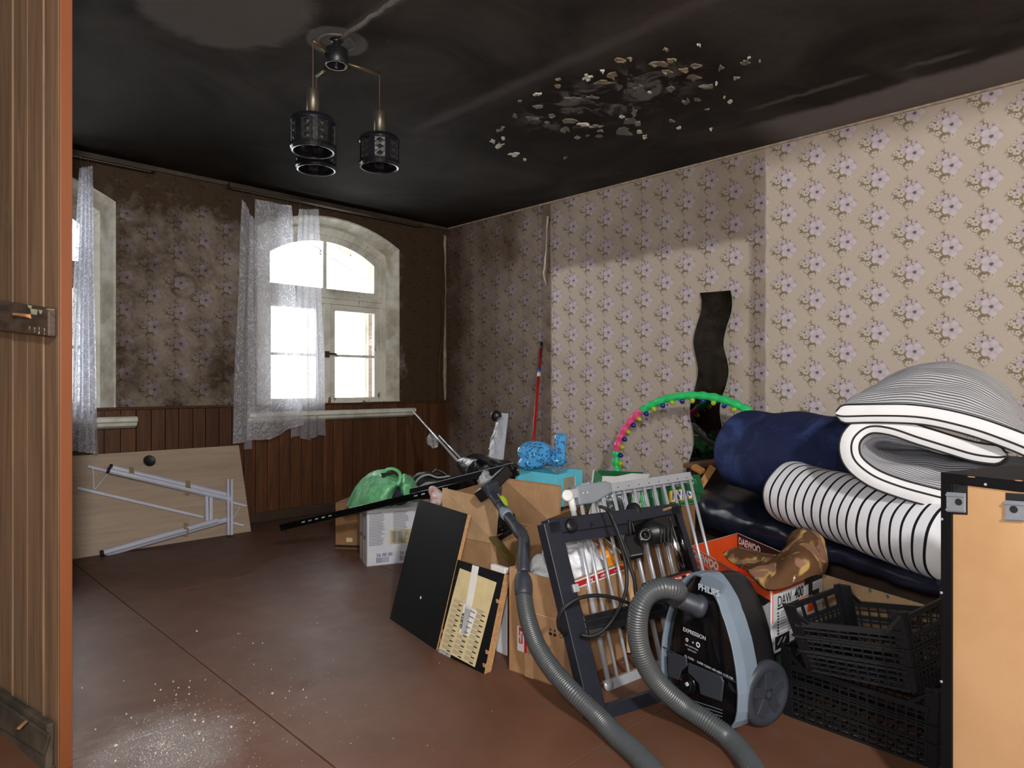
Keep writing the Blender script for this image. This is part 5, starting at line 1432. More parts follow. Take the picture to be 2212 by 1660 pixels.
# handle recess and grip at the top
q = [(1511, 1264), (1561, 1284), (1568, 1262), (1550, 1249), (1530, 1243), (1518, 1246)]
MB().poly([vf(x_, y_, .034) for x_, y_ in q], vn * .004).build('grip_plate', m_vgrey, VC, bevel=.002)
# two grey lower panels with a dial between
q1 = [(1446, 1411), (1463, 1413), (1485, 1422), (1487, 1440), (1474, 1452), (1469, 1471), (1446, 1462)]
q2 = [(1489, 1432), (1560, 1462), (1566, 1474), (1561, 1517), (1516, 1501), (1512, 1478), (1498, 1462), (1489, 1455)]
for q_ in (q1, q2):
    MB().poly([vf(x_, y_, .036) for x_, y_ in q_], vn * .007).build('pedal_panel', m_vdark, VC, bevel=.003)
dcn = vf(1490, 1478, .034)
MB().lathe([(.030, 0), (.034, .006), (.030, .012), (.020, .012), (.012, .006), (.0, .008)], dcn, vn, 28).build('dial', m_blkglo, VC, smooth=True)
MB().box(dcn + vn * .012, .012, .006, .004, vw, vn, UP).box(dcn + vn * .012, .003, .006, .012, vw, vn, UP).build('dial_mark', m_vin, VC)
for k in range(3):
    MB().beam(vf(1500, 1516 + k * 7, .034), vf(1560, 1536 + k * 7, .034), .0015, .002, UP).build('vent_line', m_vgrey, VC)
MB().beam(vpt(-.155, .158, .028), vpt(.155, .158, .028), .0025, .003, UP).build('seam', m_vdark, VC)
tx = lambda s_, px, py, size, m=m_vin, bold=.0, o=.038: text(s_, size, vf(px, py, o), vw, UP, m, VC, align='CENTER', bold=bold)
tx('PHILIPS', 1531, 1277, .027, bold=.0009)
tx('EXPRESSION', 1500, 1371, .0175, bold=.0003)
tx('1800 WATT MAX', 1494, 1400, .0075); tx('1500 WATT', 1495, 1408, .0075)
text('XL CORD  ·  SUPER CLEAN AIR HEPA 12 FILTER', .0095, vf(1479, 1418, .038), vw, UP, m_vin, VC, bold=.0001)
for (px_, r_) in ((1484, .006), (1497, .003), (1508, .0085)):
    MB().lathe([(r_ * .5, 0), (r_, 0), (r_, .0006), (r_ * .5, .0006)], vf(px_, 1384 + (px_ - 1484) * .45, .0385), vn, 16, cap=False).build('symbol', m_vin, VC)
# wheel
wc = vc + vw * .150 - vn * .098 + UP * .098
MB().lathe([(0, -.02), (.09, -.02), (.098, -.005), (.098, .012), (.09, .02), (.072, .024), (.066, .016), (.03, .018), (0, .022)], wc, vw, 48).build('wheel', m_vdark, VC, smooth=True)
m = MB()
for k in range(5):
    a_ = 2 * math.pi * k / 5 + .3
    u = (vn * math.cos(a_) + UP * math.sin(a_)); t_ = vw.cross(u)
    m.beam(wc + u * .0 + vw * .0175, wc + u * .068 + vw * .0175, .03, .006, t_)
m.build('wheel_spoke', m_vdark, VC, bevel=.002)
wc2 = vc - vw * .150 - vn * .098 + UP * .098
MB().lathe([(0, -.02), (.09, -.02), (.098, -.005), (.098, .012), (.09, .02), (0, .022)], wc2, -vw, 32).build('wheel', m_vdark, VC, smooth=True)
# inlet cuff and hose
inl = vf(1513, 1312, .03)
cuffd = (vn * .8 + UP * .35 - vw * .45).normalized()
MB().lathe([(.034, -.01), (.036, .0), (.036, .012), (.031, .016), (.029, .06), (.0275, .062)], inl, cuffd, 28).build('hose_cuff', m_vdark, VC, smooth=True)
def ribbed(path, rad, pitch, name):
    L = sum((b_ - a_).length for a_, b_ in zip(path, path[1:])); n_ = int(L / pitch)
    pp = smooth_path(path, n_ * 4)
    rr = [rad * (1.0, 1.055, 1.055, 1.0)[k % 4] if k % 4 in (1, 2) else rad * .955 for k in range(len(pp))]
    return MB().tube(pp, rr, 20).build(name, m_hose, VC, smooth=True)
p1 = [inl + cuffd * .05, inl + cuffd * .085, P(1462, 1277, 1.97), P(1430, 1272, 1.94), P(1402, 1284, 1.93), P(1384, 1310, 1.925), P(1377, 1345, 1.93), P(1379, 1385, 1.94), P(1390, 1425, 1.95), P(1412, 1465, 1.97), P(1444, 1500, 1.98), P(1484, 1532, 1.985),
      P(1530, 1562, 1.95), P(1580, 1603, PZ(1580, 1603, .03).dot(FW)), P(1625, 1660, PZ(1625, 1660, .03).dot(FW)), P(1655, 1740, PZ(1655, 1740, .03).dot(FW)), P(1640, 1850, PZ(1640, 1850, .03).dot(FW)), P(1560, 1920, PZ(1560, 1920, .03).dot(FW)), P(1480, 1820, PZ(1480, 1820, .03).dot(FW)), P(1440, 1710, PZ(1440, 1710, .03).dot(FW)), P(1385, 1640, PZ(1385, 1640, .03).dot(FW)), P(1330, 1590, PZ(1330, 1590, .03).dot(FW)),
      P(1290, 1548, 2.00), P(1240, 1500, 2.05), P(1195, 1450, 2.13), P(1160, 1396, 2.22), P(1142, 1345, 2.29), P(1133, 1300, 2.34), P(1131, 1268, 2.37)]
ribbed(p1, .0285, .0075, 'hose')
hpth = smooth_path([P(1131, 1290, 2.345), P(1131, 1262, 2.375), P(1131, 1240, 2.40)], 8)
MB().tube(hpth, [.029, .0315, .032, .032, .032, .032, .0315, .028, .024], 24).build('hose_cuff', m_vdark, VC, smooth=True)
hp2 = smooth_path([P(1131, 1240, 2.40), P(1131, 1210, 2.43), P(1132, 1180, 2.46), P(1131, 1163, 2.48), P(1122, 1150, 2.51), P(1105, 1128, 2.58), P(1092, 1110, 2.64), P(1078, 1092, 2.70)], 30)
MB().tube(hp2, [.0225 - .005 * k / 30 + (.0035 if 11 < k < 16 else 0) for k in range(31)], 20).build('handle_tube', m_vdark, VC, smooth=True)
MB().tube([P(1097, 1117, 2.615), P(1093, 1112, 2.635), P(1087, 1104, 2.66)], [.022, .0245, .022], 20).build('locking_ring', m_vgrey, VC, smooth=True)
MB().tube(smooth_path([P(1078, 1092, 2.70), P(1066, 1074, 2.78), P(1058, 1064, 2.82)], 8), .0185, 16).build('handle_tube', m_vdark, VC, smooth=True)
MB().beam(P(1040, 1072, 2.80), P(1092, 1022, 2.98), .06, .05, FW).build('nozzle', m_blkpl, VC, bevel=.006)
MB().beam(P(1046, 1064, 2.79), P(1072, 1050, 2.84), .05, .045, UP).build('nozzle_neck', m_vdark, VC, bevel=.008)

# ------------------------------------------------------------------ tool carton with fleece blanket
zt = .33
Lc, Fc, Rc, Bc = PZ(1491, 1181, zt), PZ(1666, 1277, zt), PZ(1776, 1232, zt), PZ(1597, 1150, zt)
Bc = Lc + Rc - Fc
tq = [Fc, Rc, Bc, Lc]; bq = [V((p.x, p.y, .105)) for p in tq]
m_orange = mat('orange_print', (236, 84, 30), .5, 0, .06, 10)
m_dwhite = mat('white_glossy_carton', (226, 228, 232), .4, 0, .05, 6)
m_dgrey = mat('grey_print', (190, 194, 198), .45)
DW = carton('tool_box', 'open white and orange printed tool carton behind the vacuum cleaner', 'box', bq, tq, m_dwhite)
Lf = [bq[3], bq[0], tq[0], tq[3]]; Rf = [bq[0], bq[1], tq[1], tq[0]]; Bi = [bq[1], bq[2], tq[2], tq[1]]; Ll = [bq[2], bq[3], tq[3], tq[2]]
nl, nr = qn(Lf), qn(Rf)
b = MB().slab([p + nl * .0012 for p in [bil(Lf, 0, .70), bil(Lf, .30, .70), bil(Lf, .62, .62), bil(Lf, .62, 1), bil(Lf, 0, 1)][:0] or sub(Lf, 0, .70, .56, 1)], nl * .0004)
b.slab([p + nl * .0012 for p in sub(Lf, .56, .80, 1, 1)], nl * .0004)
b.build('orange_print', m_orange, DW)
MB().slab([p + nl * .002 for p in [bil(Lf, .52, .70), bil(Lf, .93, .70), bil(Lf, 1, .84), bil(Lf, .58, .84)]], nl * .0004).build('black_print', m_ink, DW)
MB().slab([p + nl * .0014 for p in sub(Lf, 0, 0, .45, .70)], nl * .0004).build('grey_print', m_dgrey, DW)
text('DAEWOO', .044, bil(Lf, .05, .895) + nl * .002, bq[0] - bq[3], UP, m_whiteink, DW, bold=.0018, sx=1.15)
text('POWER PRODUCTS', .0155, bil(Lf, .05, .80) + nl * .002, bq[0] - bq[3], UP, m_whiteink, DW, sx=1.25)
text('DAW', .075, bil(Lf, .05, .56) + nl * .0024, bq[0] - bq[3], UP, m_ink, DW, sx=.8)
MB().slab([p + nr * .0012 for p in sub(Rf, 0, .92, .62, 1.0)], nr * .0004).build('orange_print', m_orange, DW)
MB().slab([p + nr * .0012 for p in sub(Rf, .62, .86, 1, 1.0)], nr * .0004).build('black_print', m_ink, DW)
MB().slab([p + nr * .001 for p in [bil(Rf, .0, .42), bil(Rf, .35, .78), bil(Rf, 1, .86), bil(Rf, 1, 0), bil(Rf, 0, 0)][:4]], nr * .0003).build('grey_print', m_dgrey, DW)
text('DAW', .052, bil(Rf, .10, .78) + nr * .0024, bq[1] - bq[0], UP, m_ink, DW, sx=.8)
text('400', .052, bil(Rf, .42, .79) + nr * .0024, bq[1] - bq[0], UP, m_ink, DW, bold=.0014, sx=.85)
MB().slab([p + nr * .0022 for p in sub(Rf, .10, .665, .50, .69)], nr * .0004).build('black_print', m_ink, DW)
MB().slab([p + nr * .0022 for p in sub(Rf, .50, .675, .68, .695)], nr * .0004).build('orange_print', m_orange, DW)
for k in range(8):
    MB().slab([p + nr * .002 for p in sub(Rf, .10, .60 - k * .045, .13, .62 - k * .045)], nr * .0004).build('print', m_ink, DW)
lines(DW, sub(Rf, .16, .26, .48, .63), 8, m_greyink, 'print', .22, 3, .5)
MB().slab([p + nr * .002 for p in sub(Rf, .06, .06, .32, .26)], nr * .0004).build('badge', m_ink, DW)
MB().slab([p + nr * .003 for p in [bil(Rf, .09, .13), bil(Rf, .16, .22), bil(Rf, .19, .22), bil(Rf, .12, .13)]], nr * .0004).slab([p + nr * .003 for p in [bil(Rf, .18, .13), bil(Rf, .23, .2), bil(Rf, .26, .2), bil(Rf, .22, .13)]], nr * .0004).build('badge_mark', m_dgrey, DW)
MB().slab([p + nr * .002 for p in sub(Rf, .70, .66, .78, .92)], nr * .0004).slab([p + nr * .002 for p in sub(Rf, .78, .60, .92, .72)], nr * .0004).build('tool_picture', m_ink, DW)
MB().slab([p + nr * .0024 for p in sub(Rf, .68, .40, .80, .55)], nr * .0004).build('tool_picture', m_orange, DW)
# inner orange lining and black inside band
ni = -qn(Bi); nli = -qn(Ll)
MB().slab([p + nli * .006 for p in Ll], nli * .001).build('orange_lining', m_orange, DW)
MB().slab([p + ni * .006 for p in Bi], ni * .001).build('orange_lining', m_orange, DW)
MB().slab([p + ni * .0078 for p in [bil(Bi, .40, .74), bil(Bi, 1.0, .62), bil(Bi, 1.0, 1), bil(Bi, .40, 1)]], ni * .0004).build('black_print', m_ink, DW)
text('DAEWOO', .044, bil(Bi, .96, .86) + ni * .0085, bq[1] - bq[2], UP, m_whiteink, DW, bold=.0018, sx=.95)
text('POWER PRODUCTS', .0155, bil(Bi, .96, .74) + ni * .0085, bq[1] - bq[2], UP, m_whiteink, DW, sx=1.05)
MB().slab([p - nl * .006 for p in sub(Lf, 0, .5, 1, 1)], -nl * .001).build('orange_lining', m_orange, DW)
def m_fleece_fn():
    t = NT('brown_camouflage_fleece')
    o = t.obj(); n = t.noise(o, 11, 2, .5, .8); n2 = t.noise(o, 13, 2, .5, .5); f = t.noise(o, 260, 3, .7)
    c = t.mix(t.step(n, .50, .58), srgb((104, 74, 52)), srgb((196, 162, 98)))
    c = t.mix(t.step(n2, .52, .58), c, srgb((152, 112, 94)))
    c = t.mix(t.step(t.noise(o, 30, 2, .5), .70, .73), c, srgb((226, 204, 172)))
    c = t.mix(t.M('MULTIPLY', f, .25), c, srgb((70, 46, 30)))
    t.bump(f, .5, .004)
    return t.set(c, .95, 0, .1)
m_fleece = m_fleece_fn()
fl_ = thing('fleece_blanket', 'brown and yellow camouflage fleece bundled out of the tool carton', 'blanket', P(1690, 1225, 2.374))
rows = [[(1568, 1202, 2.611), (1600, 1188, 2.593), (1640, 1194, 2.556), (1690, 1202, 2.502), (1706, 1168, 2.483), (1736, 1150, 2.465), (1768, 1164, 2.447), (1782, 1192, 2.429), (1784, 1220, 2.429)],
        [(1572, 1212, 2.556), (1605, 1206, 2.529), (1640, 1212, 2.465), (1672, 1215, 2.392), (1706, 1196, 2.356), (1735, 1186, 2.328), (1760, 1195, 2.328), (1776, 1215, 2.337), (1782, 1226, 2.374)],
        [(1590, 1222, 2.502), (1612, 1224, 2.447), (1640, 1230, 2.374), (1668, 1232, 2.319), (1700, 1222, 2.283), (1730, 1215, 2.273), (1755, 1222, 2.283), (1770, 1232, 2.301), (1778, 1236, 2.356)],
        [(1606, 1228, 2.429), (1622, 1240, 2.356), (1638, 1258, 2.301), (1662, 1271, 2.273), (1695, 1268, 2.264), (1725, 1258, 2.264), (1750, 1250, 2.273), (1766, 1244, 2.292), (1774, 1240, 2.346)]]
ffl = patch([[P(*c) for c in r] for r in rows])
MB().grid(lambda u, v: ffl(u, v) + wob(ffl(u, v), 11, .018, 4), 60, 36).build('fleece', m_fleece, fl_, smooth=True, solid=.014)

# ------------------------------------------------------------------ green tub under the carton corner
tnc = (Fc + Rc + Bc + Lc) / 4 + (Fc + Rc - Bc - Lc) * .13; tnc.z = 0
tn = thing('green_tub', 'low dark green tub under the tool carton, beside the crates', 'tub', tnc)
MB().lathe([(.10, 0), (.105, .003), (.118, .095), (.122, .098), (.122, .104), (0, .104)], tnc, UP, 40).build('tub', mat('bottle_green_paint', (46, 74, 56), .4), tn, smooth=True)

# ------------------------------------------------------------------ bed with wrapped mattress, rolls
bd = thing('bed_frame', 'dark brown wooden bed end behind the navy roll by the papered wall', 'bed', V((3.6, 1.9, 0)))
hb = [P(1516, 1062, 3.42), P(1572, 1062, 3.30)]
hx0, hx1 = 3.50, 3.98
MB().bx(hx0, 2.03, 0, hx1, 2.07, .55).build('headboard', m_darkwood, bd, bevel=.006)
MB().bx(hx0 - .02, 2.005, .545, hx1 + .02, 2.10, .573).build('headboard_cap', mat('mid_brown_wood', (112, 82, 54), .5, 0, .2, 10, .1, 40, (.1, 1, 1)), bd, bevel=.006)
MB().bx(3.16, .35, 0, 3.92, 2.03, .24).build('base', m_darkwood, bd, bevel=.01)
ws = thing('wooden_clamp', 'light wooden slat bracket leaning on the dark bed end', 'bracket', P(1520, 1060, 3.8))
m_lw = mat('honey_wood', (188, 134, 76), .55, 0, .15, 14, .1, 50)
for (a, c) in (((1540, 1010), (1504, 1066)), ((1497, 1009), (1519, 1021)), ((1494, 1048), (1516, 1040))):
    MB().beam(P(*a, 3.80), P(*c, 3.75), .038, .024, RT).build('slat', m_lw, ws, bevel=.003)
m_navyfilm = mat('navy_black_film', (26, 30, 46), .3, 0, .25, 8, .7, 9, spec=.4)
mt = thing('wrapped_mattress', 'large mattress wrapped in navy black plastic lying under the rolls', 'mattress', V((3.2, 1.0, .31)))
def slabf(u, v):
    Y = lerp(1.92, .30, v); th = 2 * math.pi * u
    xf = 2.60 + (Y - .6) * .48; xb = 3.86
    k = min(1, min(v, 1 - v) * 14) ** .5 * .12 + .88
    zc_, hz, hx = lerp(.352, .345, min(1, v * 1.6)), lerp(.098, .046, min(1, v * 1.5)), (xb - xf) / 2
    cs, sn = math.cos(th), math.sin(th)
    sx_ = math.copysign(abs(cs) ** .35, cs); sz_ = math.copysign(abs(sn) ** .6, sn)
    p = V(((xf + xb) / 2 + hx * sx_ * k, Y, zc_ + hz * sz_ * k))
    p.z += .07 * (p.x - xf) / (xb - xf)
    return p + wob(p, 7, .016, 2) + wob(p * 1.0, 22, .006, 7)
fn_ = slabf
b = MB().grid(fn_, 60, 70)
b.add([fn_(k / 60, 0) for k in range(60)], [tuple(range(60))]); b.add([fn_(k / 60, 1) for k in range(60)], [tuple(range(60))])
b.build('film', m_navyfilm, mt, smooth=True, merge=.0005)
m_shine = mat('creased_film_edge', (190, 196, 206), .2, 0, .1, 30)
cs_ = thing('cardboard_sheet', 'flat brown cardboard sheet upright behind the black crates', 'cardboard', PZ(1850, 1500))
MB().slab([W(1.205, 2.66, .004), W(1.40, 2.13, .004), W(1.405, 2.14, .305), W(1.21, 2.67, .288)], FW * .006).build('sheet', m_card2, cs_)
MB().slab([W(1.205, 2.65, .245), W(1.40, 2.125, .255), W(1.40, 2.125, .259), W(1.205, 2.65, .249)], FW * -.003).build('crease', m_cardedge, cs_)
for (px_, py_) in ((1878, 1275), (1916, 1288)):
    MB().lathe([(0, 0), (.005, 0), (.005, .001), (0, .001)], P(px_, py_, 2.30 - (px_ - 1878) * .0016), -FW, 10).build('paint_spot', mat('teal_paint_spot', (70, 120, 130), .6), cs_)

def m_stripe_fn(name, coord, period, w_, base=(228, 228, 234), wobble=.0):
    t = NT(name)
    u, v, _ = t.xyz(t.uv())
    c_ = u if coord == 'u' else v
    f = t.M('FRACT', t.M('DIVIDE', c_, period))
    d = t.M('ABSOLUTE', t.M('SUBTRACT', f, .5))
    k = w_ / period / 2
    ln_ = t.step(d, k * 1.15, k * .85)
    wv = t.noise(t.obj(), 300, 2, .5)
    c = t.mix(ln_, t.mix(t.M('MULTIPLY', wv, .15), srgb(base), tuple(x_ * .7 for x_ in srgb(base))), srgb((26, 26, 32)))
    t.bump(t.noise(t.obj(), 14, 3, .6), .25, .01)
    return t.set(c, .85, 0, .15)
m_ticking = m_stripe_fn('striped_ticking_fabric', 'v', .043, .0092)
m_tick2 = m_stripe_fn('striped_ticking_fabric_lengthwise', 'v', .0195, .0056, (226, 226, 232))
m_wtick = mat('white_ticking_border', (232, 232, 236), .85, 0, .04, 10, .3, 18)
m_pipe = mat('black_piping', (24, 24, 28), .7)
def m_navy_fn():
    t = NT('navy_flock')
    n = t.noise(t.obj(), 5, 5, .65, .6)
    c = t.mix(t.step(n, .45, .75), srgb((30, 38, 74)), srgb((58, 74, 124)))
    t.bump(t.noise(t.obj(), 10, 4, .6), .4, .02)
    return t.set(c, .8, 0, .2)
m_navy = m_navy_fn()
def roll(A, B, r1, r2, m, T, name, zs=1.0, uvlen=1.0, flat=.0, tw=0.0, nv=50, endr=.035, wobf=(6, .012)):
    ax = (B - A); L = ax.length; ax = ax.normalized()
    sd = ax.cross(UP).normalized(); up = sd.cross(ax).normalized()
    def fn(u, v):
        th = 2 * math.pi * u; s_ = v * L
        e = min(s_, L - s_) / endr
        k = 1 - .28 * max(0, 1 - e) ** 2.2
        r_ = lerp(r1, r2, v) * k
        cs, sn = math.cos(th), math.sin(th)
        p = A + ax * s_ + sd * cs * r_ + up * sn * r_ * zs * (1 if sn > 0 else 1 - flat)
        return p + wob(p, wobf[0], wobf[1], 5)
    b = MB().grid(fn, 56, nv, su=1.0, sv=L)
    b.build(name, m, T, smooth=True, norm=False)
    es = []
    for v, dr in ((0, -1), (1, 1)):
        e_ = MB()
        ring_ = [fn(k / 56, v) for k in range(56)]; c = sum(ring_, V((0, 0, 0))) / 56 - ax * dr * .02
        e_.add(ring_ + [c], [(k, (k + 1) % 56, 56) for k in range(56)]); es.append(e_)
    return es, fn, ax
br_ = thing('foam_roll', 'thick navy blue flocked roll lying behind the striped mattress roll', 'mattress', W(1.2, 3.2, .5))
e_, fn, ax = roll(P(1600, 978, 3.64), P(1860, 1010, 2.95), .232, .22, m_navy, br_, 'cover', .98, flat=.1, endr=.09, wobf=(4, .03))
[q.build('end_face', m_navy, br_, smooth=True) for q in e_]
sr = thing('mattress_roll', 'rolled white mattress with thin black stripes on the navy plastic mattress', 'mattress', W(1.2, 2.5, .45))
e_, fn, ax = roll(P(1700, 1064, 3.0), P(2075, 1180, 2.28), .149, .147, m_ticking, sr, 'cover', .97, flat=.06, endr=.03, nv=90, wobf=(7, .010))
[q.build('end_face', m_wtick, sr, smooth=True) for q in e_]
m = MB(); A = P(1700, 1064, 3.0)
sp = []
sd = ax.cross(UP).normalized(); up = sd.cross(ax)
for k in range(70):
    a_ = k * .33; r_ = .012 + .10 * k / 70
    sp.append(A + ax * .0 - ax * .003 + sd * math.cos(a_) * r_ + up * math.sin(a_) * r_)
m.tube(sp, .004, 6).build('spiral_piping', m_pipe, sr, smooth=True)
m = MB().tube([fn(k / 40, .022) + (fn(k / 40, .022) - (A + ax * .016)).normalized() * .002 for k in range(40)], .0035, 6, closed=True); m.build('piping', m_pipe, sr, smooth=True)

# folded mattress
fm = thing('folded_mattress', 'folded white mattress with black stripes heaped on top of the rolls', 'mattress', W(1.3, 2.1, .75))
CLp = [(2172, 986, 2.02), (2100, 976, 2.06), (2000, 946, 2.10), (1925, 921, 2.14), (1872, 919, 2.17), (1838, 948, 2.18), (1840, 992, 2.17), (1880, 1030, 2.14), (1945, 1056, 2.10), (2030, 1080, 2.05), (2120, 1096, 2.00), (2230, 1098, 1.93), (2310, 1060, 1.90), (2296, 1006, 1.90), (2212, 962, 1.95), (2100, 922, 2.02), (2000, 899, 2.08), (1900, 894, 2.14), (1806, 896, 2.20)]
path = smooth_path([P(x_, y_, d_ * 1.12) for x_, y_, d_ in CLp], 150)
pn = (P(2212, 900, 1.93) - P(1800, 900, 2.20)).cross(UP).normalized()
if pn.dot(FW) < 0: pn = -pn
Ld = .56; TH = .068; Np = len(path); FZ = P(1990, 1000, 2.35).z
acc = [0]
for a_, b_ in zip(path, path[1:]): acc.append(acc[-1] + (b_ - a_).length)
nrm = []
for i in range(Np):
    t_ = (path[min(i + 1, Np - 1)] - path[max(i - 1, 0)]).normalized()
    nrm.append(t_.cross(pn).normalized())
def fmp(i, o, e):
    s_ = i / (Np - 1)
    top = max(0, min(1, (s_ - .70) / .05)) 
    lump = top * math.sin(min(max((s_ - .70) / .30, 0), 1) * math.pi) ** .8
    rise = (.225 * lump + .04 * top) * e * (1 - .35 * e)
    p = path[i] + nrm[i] * o + pn * (e * Ld) + RT * (.05 * e) + UP * rise
    inner = 1 - abs(top)
    de = min(acc[i], acc[-1] - acc[i]) / .035
    if de < 1: p = p - nrm[i] * o * (1 - max(.25, (1 - (1 - de) ** 2) ** .5))
    if s_ < .70:
        p.z = lerp(p.z, FZ, (.85 * min(1, e * 1.5)) * min(1, (.74 - s_) * 8))
    return p + wob(p, 9, .012 + .010 * inner * e, 8) * min(1, e * 6 + .15)
def surf(o, flipv=False):
    return lambda u, v: fmp(int(round(u * (Np - 1))), o, v)
b = MB().grid(surf(TH / 2), Np - 1, 24, su=acc[-1], sv=Ld); b.grid(surf(-TH / 2), Np - 1, 24, su=acc[-1], sv=Ld)
b.build('cover', m_tick2, fm, smooth=True, norm=False)
b = MB()
def border(i_, k): return fmp(i_, TH * (k - .5), 0) - pn * .010 * math.sin(k * math.pi)
b.grid(lambda u, v: border(int(round(u * (Np - 1))), v), Np - 1, 6)
b.grid(lambda u, v: fmp(int(round(u * (Np - 1))), TH * (v - .5), 1.0), Np - 1, 2)
b.grid(lambda u, v: fmp(0, TH * (v - .5), u), 12, 2); b.grid(lambda u, v: fmp(Np - 1, TH * (v - .5), u), 12, 2)
b.build('border', m_wtick, fm, smooth=True, norm=False)
for k in (.02, .62, .98):
    MB().tube([border(i, k) - pn * .001 for i in range(Np)], .0034, 6).build('piping', m_pipe, fm, smooth=True)

# ------------------------------------------------------------------ crates
m_crate = mat('dusty_black_crate_plastic', (13, 14, 19), .6, 0, .2, 10, .05, 200, spec=.3)
def crate(name, label, B, Tq, group=None, seed=0):
    C = thing(name, label, 'crate', sum((V(p) for p in B), V((0, 0, 0))) / 4)
    for k in range(4):
        q = [B[k], B[(k + 1) % 4], Tq[(k + 1) % 4], Tq[k]]
        n = qn(q); L = (q[1] - q[0]).length; H = (q[3] - q[0]).length
        longs = L > .33
        nu_ = max(6, int(L / .027)); b = MB()
        S = lambda u, v: bil(q, u, v)
        hi = .80 if k % 2 == 0 else 1.0
        for v in (.02, .10, .18, .26, .34, .42, .50, .58, .66):
            b.beam(S(.06, v), S(.94, v), .0042 if round(v * 100) % 24 != 2 else .007, .005, UP)
        for i in range(nu_ + 1):
            u = .06 + .88 * i / nu_
            b.beam(S(u, .02), S(u, .74), .0045, .005, q[1] - q[0])
        b.beam(S(.05, hi - .05), S(.95, hi - .05), .016, .008, UP)
        if hi == 1.0:
            b.beam(S(.05, .72), S(.95, .72), .012, .007, UP)
            for i in range(5):
                u = .08 + .84 * i / 4; b.beam(S(u, .72), S(u, .95), .008, .006, q[1] - q[0])
        else:
            b.beam(S(.03, .99), S(.17, .76), .009, .008, q[1] - q[0]).beam(S(.97, .99), S(.83, .76), .009, .008, q[1] - q[0])
        b.beam(S(.0, .32), S(1, .32), .005, .012, UP).beam(S(.0, .55), S(1, .55), .005, .012, UP)
        b.build('lattice_side', m_crate, C)
    cB = sum((V(p) for p in B), V((0, 0, 0))) / 4; cT = sum((V(p) for p in Tq), V((0, 0, 0))) / 4
    for k in range(4):
        l, r = B[k - 1] - B[k], B[(k + 1) % 4] - B[k]
        l.normalize(); r.normalize(); a, t_ = B[k], Tq[k] + (Tq[k] - B[k]) * .03
        b = MB()
        for d_ in (l, r):
            q = [a, a + d_ * .032, t_ + d_ * .034, t_]; nn = qn(q); cc = cB if True else cT
            nn = nn if nn.dot(cB - a) > 0 else -nn
            b.slab(q, nn * .006)
        b.build('corner_post', m_crate, C, bevel=.002)
    b = MB()
    for i in range(12):
        u = (i + .5) / 12
        b.beam(bil(B, u, 0), bil(B, u, 1), .006, .006, B[1] - B[0])
    for i in range(9):
        u = (i + .5) / 9
        b.beam(bil(B, 0, u), bil(B, 1, u), .006, .006, B[3] - B[0])
    b.build('lattice_base', m_crate, C)
    return C
b0, b1 = PZ(1692, 1545), PZ(2012, 1662)
e1 = (b1 - b0).normalized(); e2 = UP.cross(e1).normalized()
e2 = e2 if e2.dot(FW) > 0 else -e2
B = [b0, b0 + e1 * .42, b0 + e1 * .42 + e2 * .30, b0 + e2 * .30]
crate('plastic_crate', 'lower black plastic lattice crate standing on the floor', B, [B[0] + UP * .21 - e1 * .006 - e2 * .006, B[1] + UP * .21 + e1 * .006 - e2 * .006, B[2] + UP * .21 + e1 * .006 + e2 * .006, B[3] + UP * .21 - e1 * .006 + e2 * .006])
t0, t1 = P(1742, 1449, 1.965), P(1984, 1502, 1.83)
u0, u1, u3 = P(1691, 1311, 1.90), P(1952, 1330, 1.83), P(1812, 1266, 2.10)
u2 = u1 + (u3 - u0) * 1.05
off = (u3 - u0) * .88
t3, t2 = t0 + off - UP * .02, t1 + off - UP * .02
crate('plastic_crate', 'upper black plastic crate tilted on top of the lower crate', [t0, t1, t2, t3], [u0, u1, u2, u3])

# ------------------------------------------------------------------ cabinet seen from the back
m_mdf = mat('orange_brown_fibreboard', (190, 150, 110), .8, 0, .07, 3.5, .1, 200, col2=(178, 138, 98), spec=.2)
ca = W(.985, 1.55, 0); cdv = (RT * .47 - FW * .88).normalized(); cbk = (RT * .88 + FW * .47).normalized()
ZT = .832
CB = thing('wall_cabinet', 'black cabinet turned round to show its orange brown back board', 'cabinet', ca)
MB().slab([ca, ca + cdv * .024, ca + cdv * .024 + cbk * .30, ca + cbk * .30], UP * (ZT - .022)).build('side_panel', m_melam, CB, bevel=.001)
cw_ = .40
MB().slab([ca + cdv * cw_, ca + cdv * (cw_ + .02), ca + cdv * (cw_ + .02) + cbk * .30, ca + cdv * cw_ + cbk * .30], UP * (ZT - .022)).build('side_panel', m_melam, CB, bevel=.001)
MB().slab([ca + UP * (ZT - .022), ca + cdv * (cw_ + .02) + UP * (ZT - .022), ca + cdv * (cw_ + .02) + cbk * .30 + UP * (ZT - .022), ca + cbk * .30 + UP * (ZT - .022)], UP * .022).build('top_panel', m_melam, CB, bevel=.001)
MB().slab([ca + cdv * .02 + cbk * .006, ca + cdv * cw_ + cbk * .006, ca + cdv * cw_ + cbk * .010, ca + cdv * .02 + cbk * .010], UP * (ZT - .024)).build('back_board', m_mdf, CB)
def cf(px, py, o=.0): return PN(px, py, ca + cbk * o, cbk)
for (x0_, y0_, x1_, y1_) in ((2046, 1046, 2090, 1112), (2172, 1066, 2230, 1126)):
    q = [cf(x0_, y1_, .005), cf(x1_, y1_ + 2, .005), cf(x1_, y0_ + 4, .005), cf(x0_, y0_, .005)]
    MB().slab(q, cbk * .001).build('cut_out', m_ink, CB)
m_brk = mat('grey_steel_bracket', (150, 156, 166), .4, .4, .06, 20)
